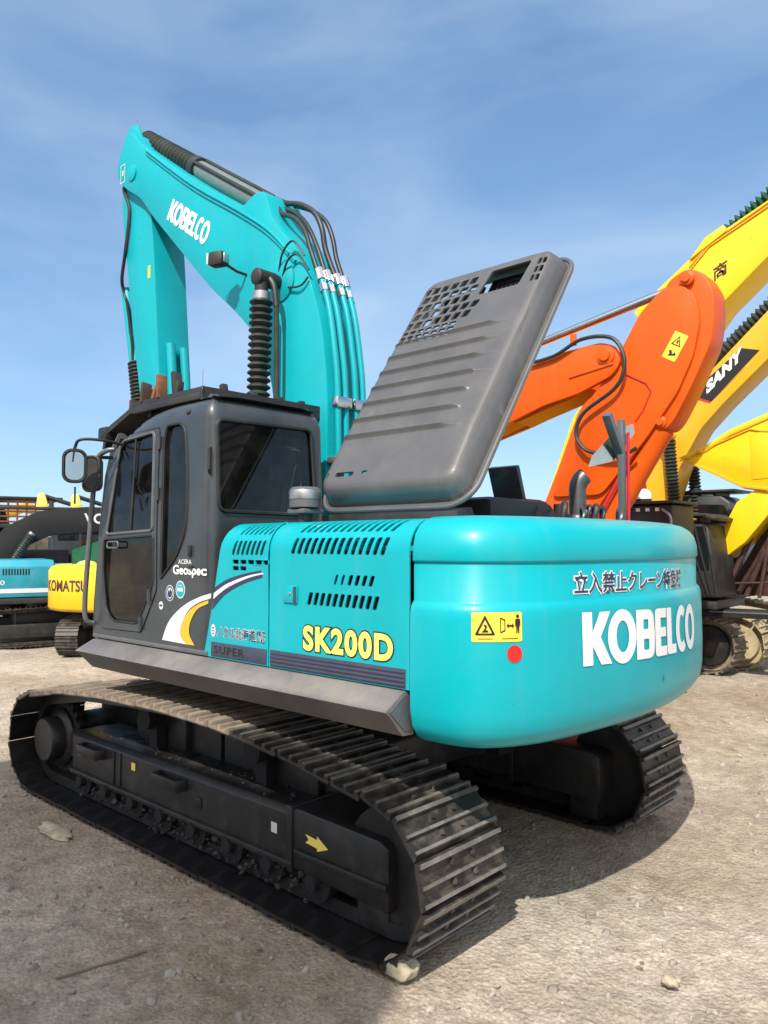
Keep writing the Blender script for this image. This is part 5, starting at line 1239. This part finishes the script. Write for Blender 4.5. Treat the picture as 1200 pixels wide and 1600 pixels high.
for A_, B_ in zip(rings, rings[1:]):
    for j in range(NA): b.bm.faces.new((A_[j], B_[j], B_[(j + 1) % NA], A_[(j + 1) % NA]))
b.bm.faces.new(rings[0])
g = bpy.data.materials.new('gravelly_earth'); g.use_nodes = True; t = g.node_tree; pb = t.nodes['Principled BSDF']; pb.inputs['Roughness'].default_value = .95; pb.inputs['Specular IOR Level'].default_value = .2
tcn = N(t, 'ShaderNodeTexCoord')
n1 = N(t, 'ShaderNodeTexNoise', Scale=.8, Detail=9, Roughness=.68); n2 = N(t, 'ShaderNodeTexNoise', Scale=9, Detail=8, Roughness=.7); n3 = N(t, 'ShaderNodeTexNoise', Scale=70, Detail=6, Roughness=.7)
vo = N(t, 'ShaderNodeTexVoronoi', Scale=38); vo2 = N(t, 'ShaderNodeTexVoronoi', Scale=95)
for n in (n1, n2, n3, vo, vo2): link(t, tcn.outputs['Object'], n.inputs['Vector'])
r1 = N(t, 'ShaderNodeValToRGB'); e = r1.color_ramp.elements; e[0].position = .35; e[0].color = (.325, .285, .228, 1); e[1].position = .66; e[1].color = (.485, .442, .377, 1)
link(t, n1.outputs['Fac'], r1.inputs['Fac'])
r2 = N(t, 'ShaderNodeValToRGB'); e = r2.color_ramp.elements; e[0].position = .28; e[0].color = (.62, .59, .56, 1); e[1].position = .66; e[1].color = (1.18, 1.16, 1.14, 1)
link(t, n2.outputs['Fac'], r2.inputs['Fac'])
r3 = N(t, 'ShaderNodeValToRGB'); e = r3.color_ramp.elements; e[0].position = .32; e[0].color = (.66, .64, .61, 1); e[1].position = .62; e[1].color = (1.2, 1.2, 1.2, 1)
link(t, n3.outputs['Fac'], r3.inputs['Fac'])
ma = N(t, 'ShaderNodeMix'); ma.data_type = 'RGBA'; ma.blend_type = 'MULTIPLY'; ma.inputs['Factor'].default_value = 1
mb = N(t, 'ShaderNodeMix'); mb.data_type = 'RGBA'; mb.blend_type = 'MULTIPLY'; mb.inputs['Factor'].default_value = 1
link(t, r1.outputs['Color'], ma.inputs['A']); link(t, r2.outputs['Color'], ma.inputs['B']); link(t, ma.outputs['Result'], mb.inputs['A']); link(t, r3.outputs['Color'], mb.inputs['B'])
n5 = N(t, 'ShaderNodeTexNoise', Scale=.33, Detail=5, Roughness=.6, Distortion=.6); link(t, tcn.outputs['Object'], n5.inputs['Vector'])
r5 = N(t, 'ShaderNodeValToRGB'); e = r5.color_ramp.elements; e[0].position = .36; e[0].color = (.80, .74, .68, 1); e[1].position = .62; e[1].color = (1.06, 1.06, 1.07, 1); link(t, n5.outputs['Fac'], r5.inputs['Fac'])
mc = N(t, 'ShaderNodeMix'); mc.data_type = 'RGBA'; mc.blend_type = 'MULTIPLY'; mc.inputs['Factor'].default_value = 1
link(t, mb.outputs['Result'], mc.inputs['A']); link(t, r5.outputs['Color'], mc.inputs['B']); link(t, mc.outputs['Result'], pb.inputs['Base Color'])
s1_ = N(t, 'ShaderNodeMath'); s1_.operation = 'MULTIPLY_ADD'; s1_.inputs[1].default_value = .5
link(t, vo.outputs['Distance'], s1_.inputs[0]); link(t, n2.outputs['Fac'], s1_.inputs[2])
s2_ = N(t, 'ShaderNodeMath'); s2_.operation = 'MULTIPLY_ADD'; s2_.inputs[1].default_value = .35
link(t, n3.outputs['Fac'], s2_.inputs[0]); link(t, s1_.outputs[0], s2_.inputs[2])
bp = N(t, 'ShaderNodeBump', Strength=.7, Distance=.03); link(t, s2_.outputs[0], bp.inputs['Height']); link(t, bp.outputs['Normal'], pb.inputs['Normal'])
GR = b.build('ground', g, None, smooth=180); GR['kind'] = 'structure'
# loose gravel (uncountable)
b = MB(); ico = bmesh.new(); bmesh.ops.create_icosphere(ico, subdivisions=1, radius=1); IV = [v.co.copy() for v in ico.verts]; IF = [[v.index for v in f_.verts] for f_ in ico.faces]; ico.free()
V, Fc = [], []
def stone(x, y, s, sink=.35):
    base = len(V); q = Matrix.Rotation(random.uniform(0, 6.3), 3, Vector((random.uniform(-1, 1), random.uniform(-1, 1), 1)).normalized())
    sc = Vector((s * random.uniform(.8, 1.5), s * random.uniform(.7, 1.2), s * random.uniform(.45, .85))); z = hgt(x, y)
    for v in IV:
        w_ = q @ Vector((v.x * sc.x, v.y * sc.y, v.z * sc.z)) * random.uniform(.75, 1.12); V.append((x + w_.x, y + w_.y, z + w_.z + s * (.5 - sink)))
    for f_ in IF: Fc.append([base + i for i in f_])
cnt = 0
while cnt < 9000:
    rr = 12 * random.random() ** 1.4 + .3; a = radians(random.uniform(-80, 10)); x = CAM.x + rr * cos(a); y = CAM.y + rr * sin(a)
    if -2.1 < x < 2.25 and .78 < abs(y) < 1.42: continue
    dens = noise.noise((x * .8, y * .8, 9)); 
    if random.random() > .45 + dens: continue
    s = .004 + .022 * random.random() ** 4
    if random.random() < .004: s = random.uniform(.02, .038)
    stone(x, y, s); cnt += 1
me = bpy.data.meshes.new('gravel'); me.from_pydata(V, [], Fc); me.materials.append(mat('gravel_stone', (.29, .26, .225), .9, var=.5, scale=7))
o = bpy.data.objects.new('gravel', me); lnk(o); o['kind'] = 'stuff'; o['label'] = 'loose pale gravel and small stones strewn over the yard'
# clods
def clod(c, s, label, m='clod', sq=(1.3, 1, .75)):
    b = MB(); r = bmesh.ops.create_icosphere(b.bm, subdivisions=3, radius=1)
    for v in r['verts']:
        k = 1 + .35 * noise.noise(v.co * 1.6 + Vector(c)) + .16 * noise.noise(v.co * 4 + Vector(c)); v.co = Vector((v.co.x * sq[0], v.co.y * sq[1], v.co.z * sq[2])) * k * s
    bmesh.ops.translate(b.bm, verts=b.bm.verts[:], vec=c)
    tag(b.build('earth_clod', m, None, smooth=70), label, 'clod')
clod((-1.86, 1.34, .03), .062, 'pale earth clod at the rear end of the near track')
clod((.94, 1.60, -.012), .10, 'pale flat crust of earth beside the front half of the near track', sq=(1.9, .7, .25))
clod((-2.75, .62, .01), .03, 'small yellowish clod on the sunny ground behind the near track')
M['twigm'] = mat('dry_wood', (.20, .16, .12), .8)
# twig lying in the shade
TW = ((-.76, 2.36), (-.80, 2.22), (-.84, 2.10), (-.85, 1.98))
pt = catmull([(x, y, hgt(x, y) + .010) for x, y in TW], 5)
tag(MB().tube(pt, .006, 6).build('twig', 'twigm', None), 'thin dry twig lying on the shaded ground', 'twig')

# ================================================================== unseen building added behind the camera to shade the near track and foreground
OF = thing('shade_block', 'unseen grey building added to shade the near track', 'building', (0, 0, 0))
shade_block_m = mat('shade_block_cladding', (.62, .62, .61), .6, var=.06, bump=.05)
KX, KY = .38 / .86, 1 / .86
OY0, OY1 = 8.2, 12.0
OX0 = -2.0 - KX * (OY0 - 1.6); OX1 = OX0 + 4.5; OZ = .74 + KY * (OY0 - 1.4)
b = MB(); b.bx(OX0 + 1.0, OX1, OY0, OY1, -.05, OZ, .01); b.bx(OX0, OX0 + 1.0, OY0, OY1, -.05, OZ + .30, .01); b.build('shade_block_wall', shade_block_m, OF)
MB().bx(OX0 + 1.005, OX1 + .01, OY0 - .01, OY1 + .05, OZ, OZ + .05, .01).build('shade_block_roof', 'steel', OF)
for fl in (0, 1, 2):
    for k in range(2):
        x = OX0 + .35 + 1.4 * k; z = .95 + 2.5 * fl
        if fl == 0 and k == 1:
            d_ = MB().bx(x, x + .9, OY0 - .03, OY0 + .02, 0, 2.05, .01).build('door', 'navyp', OF); MB().bx(x + .78, x + .84, OY0 - .07, OY0 - .03, .98, 1.08, .01).build('shade_block_handle', 'steel', d_)
        else:
            w_ = MB().bx(x, x + 1.0, OY0 - .025, OY0 + .02, z, z + 1.0, .01).build('shade_block_window', 'offw', OF); MB().bx(x + .06, x + .94, OY0 - .03, OY0 - .026, z + .06, z + .94).build('shade_block_pane', 'glass2', w_)
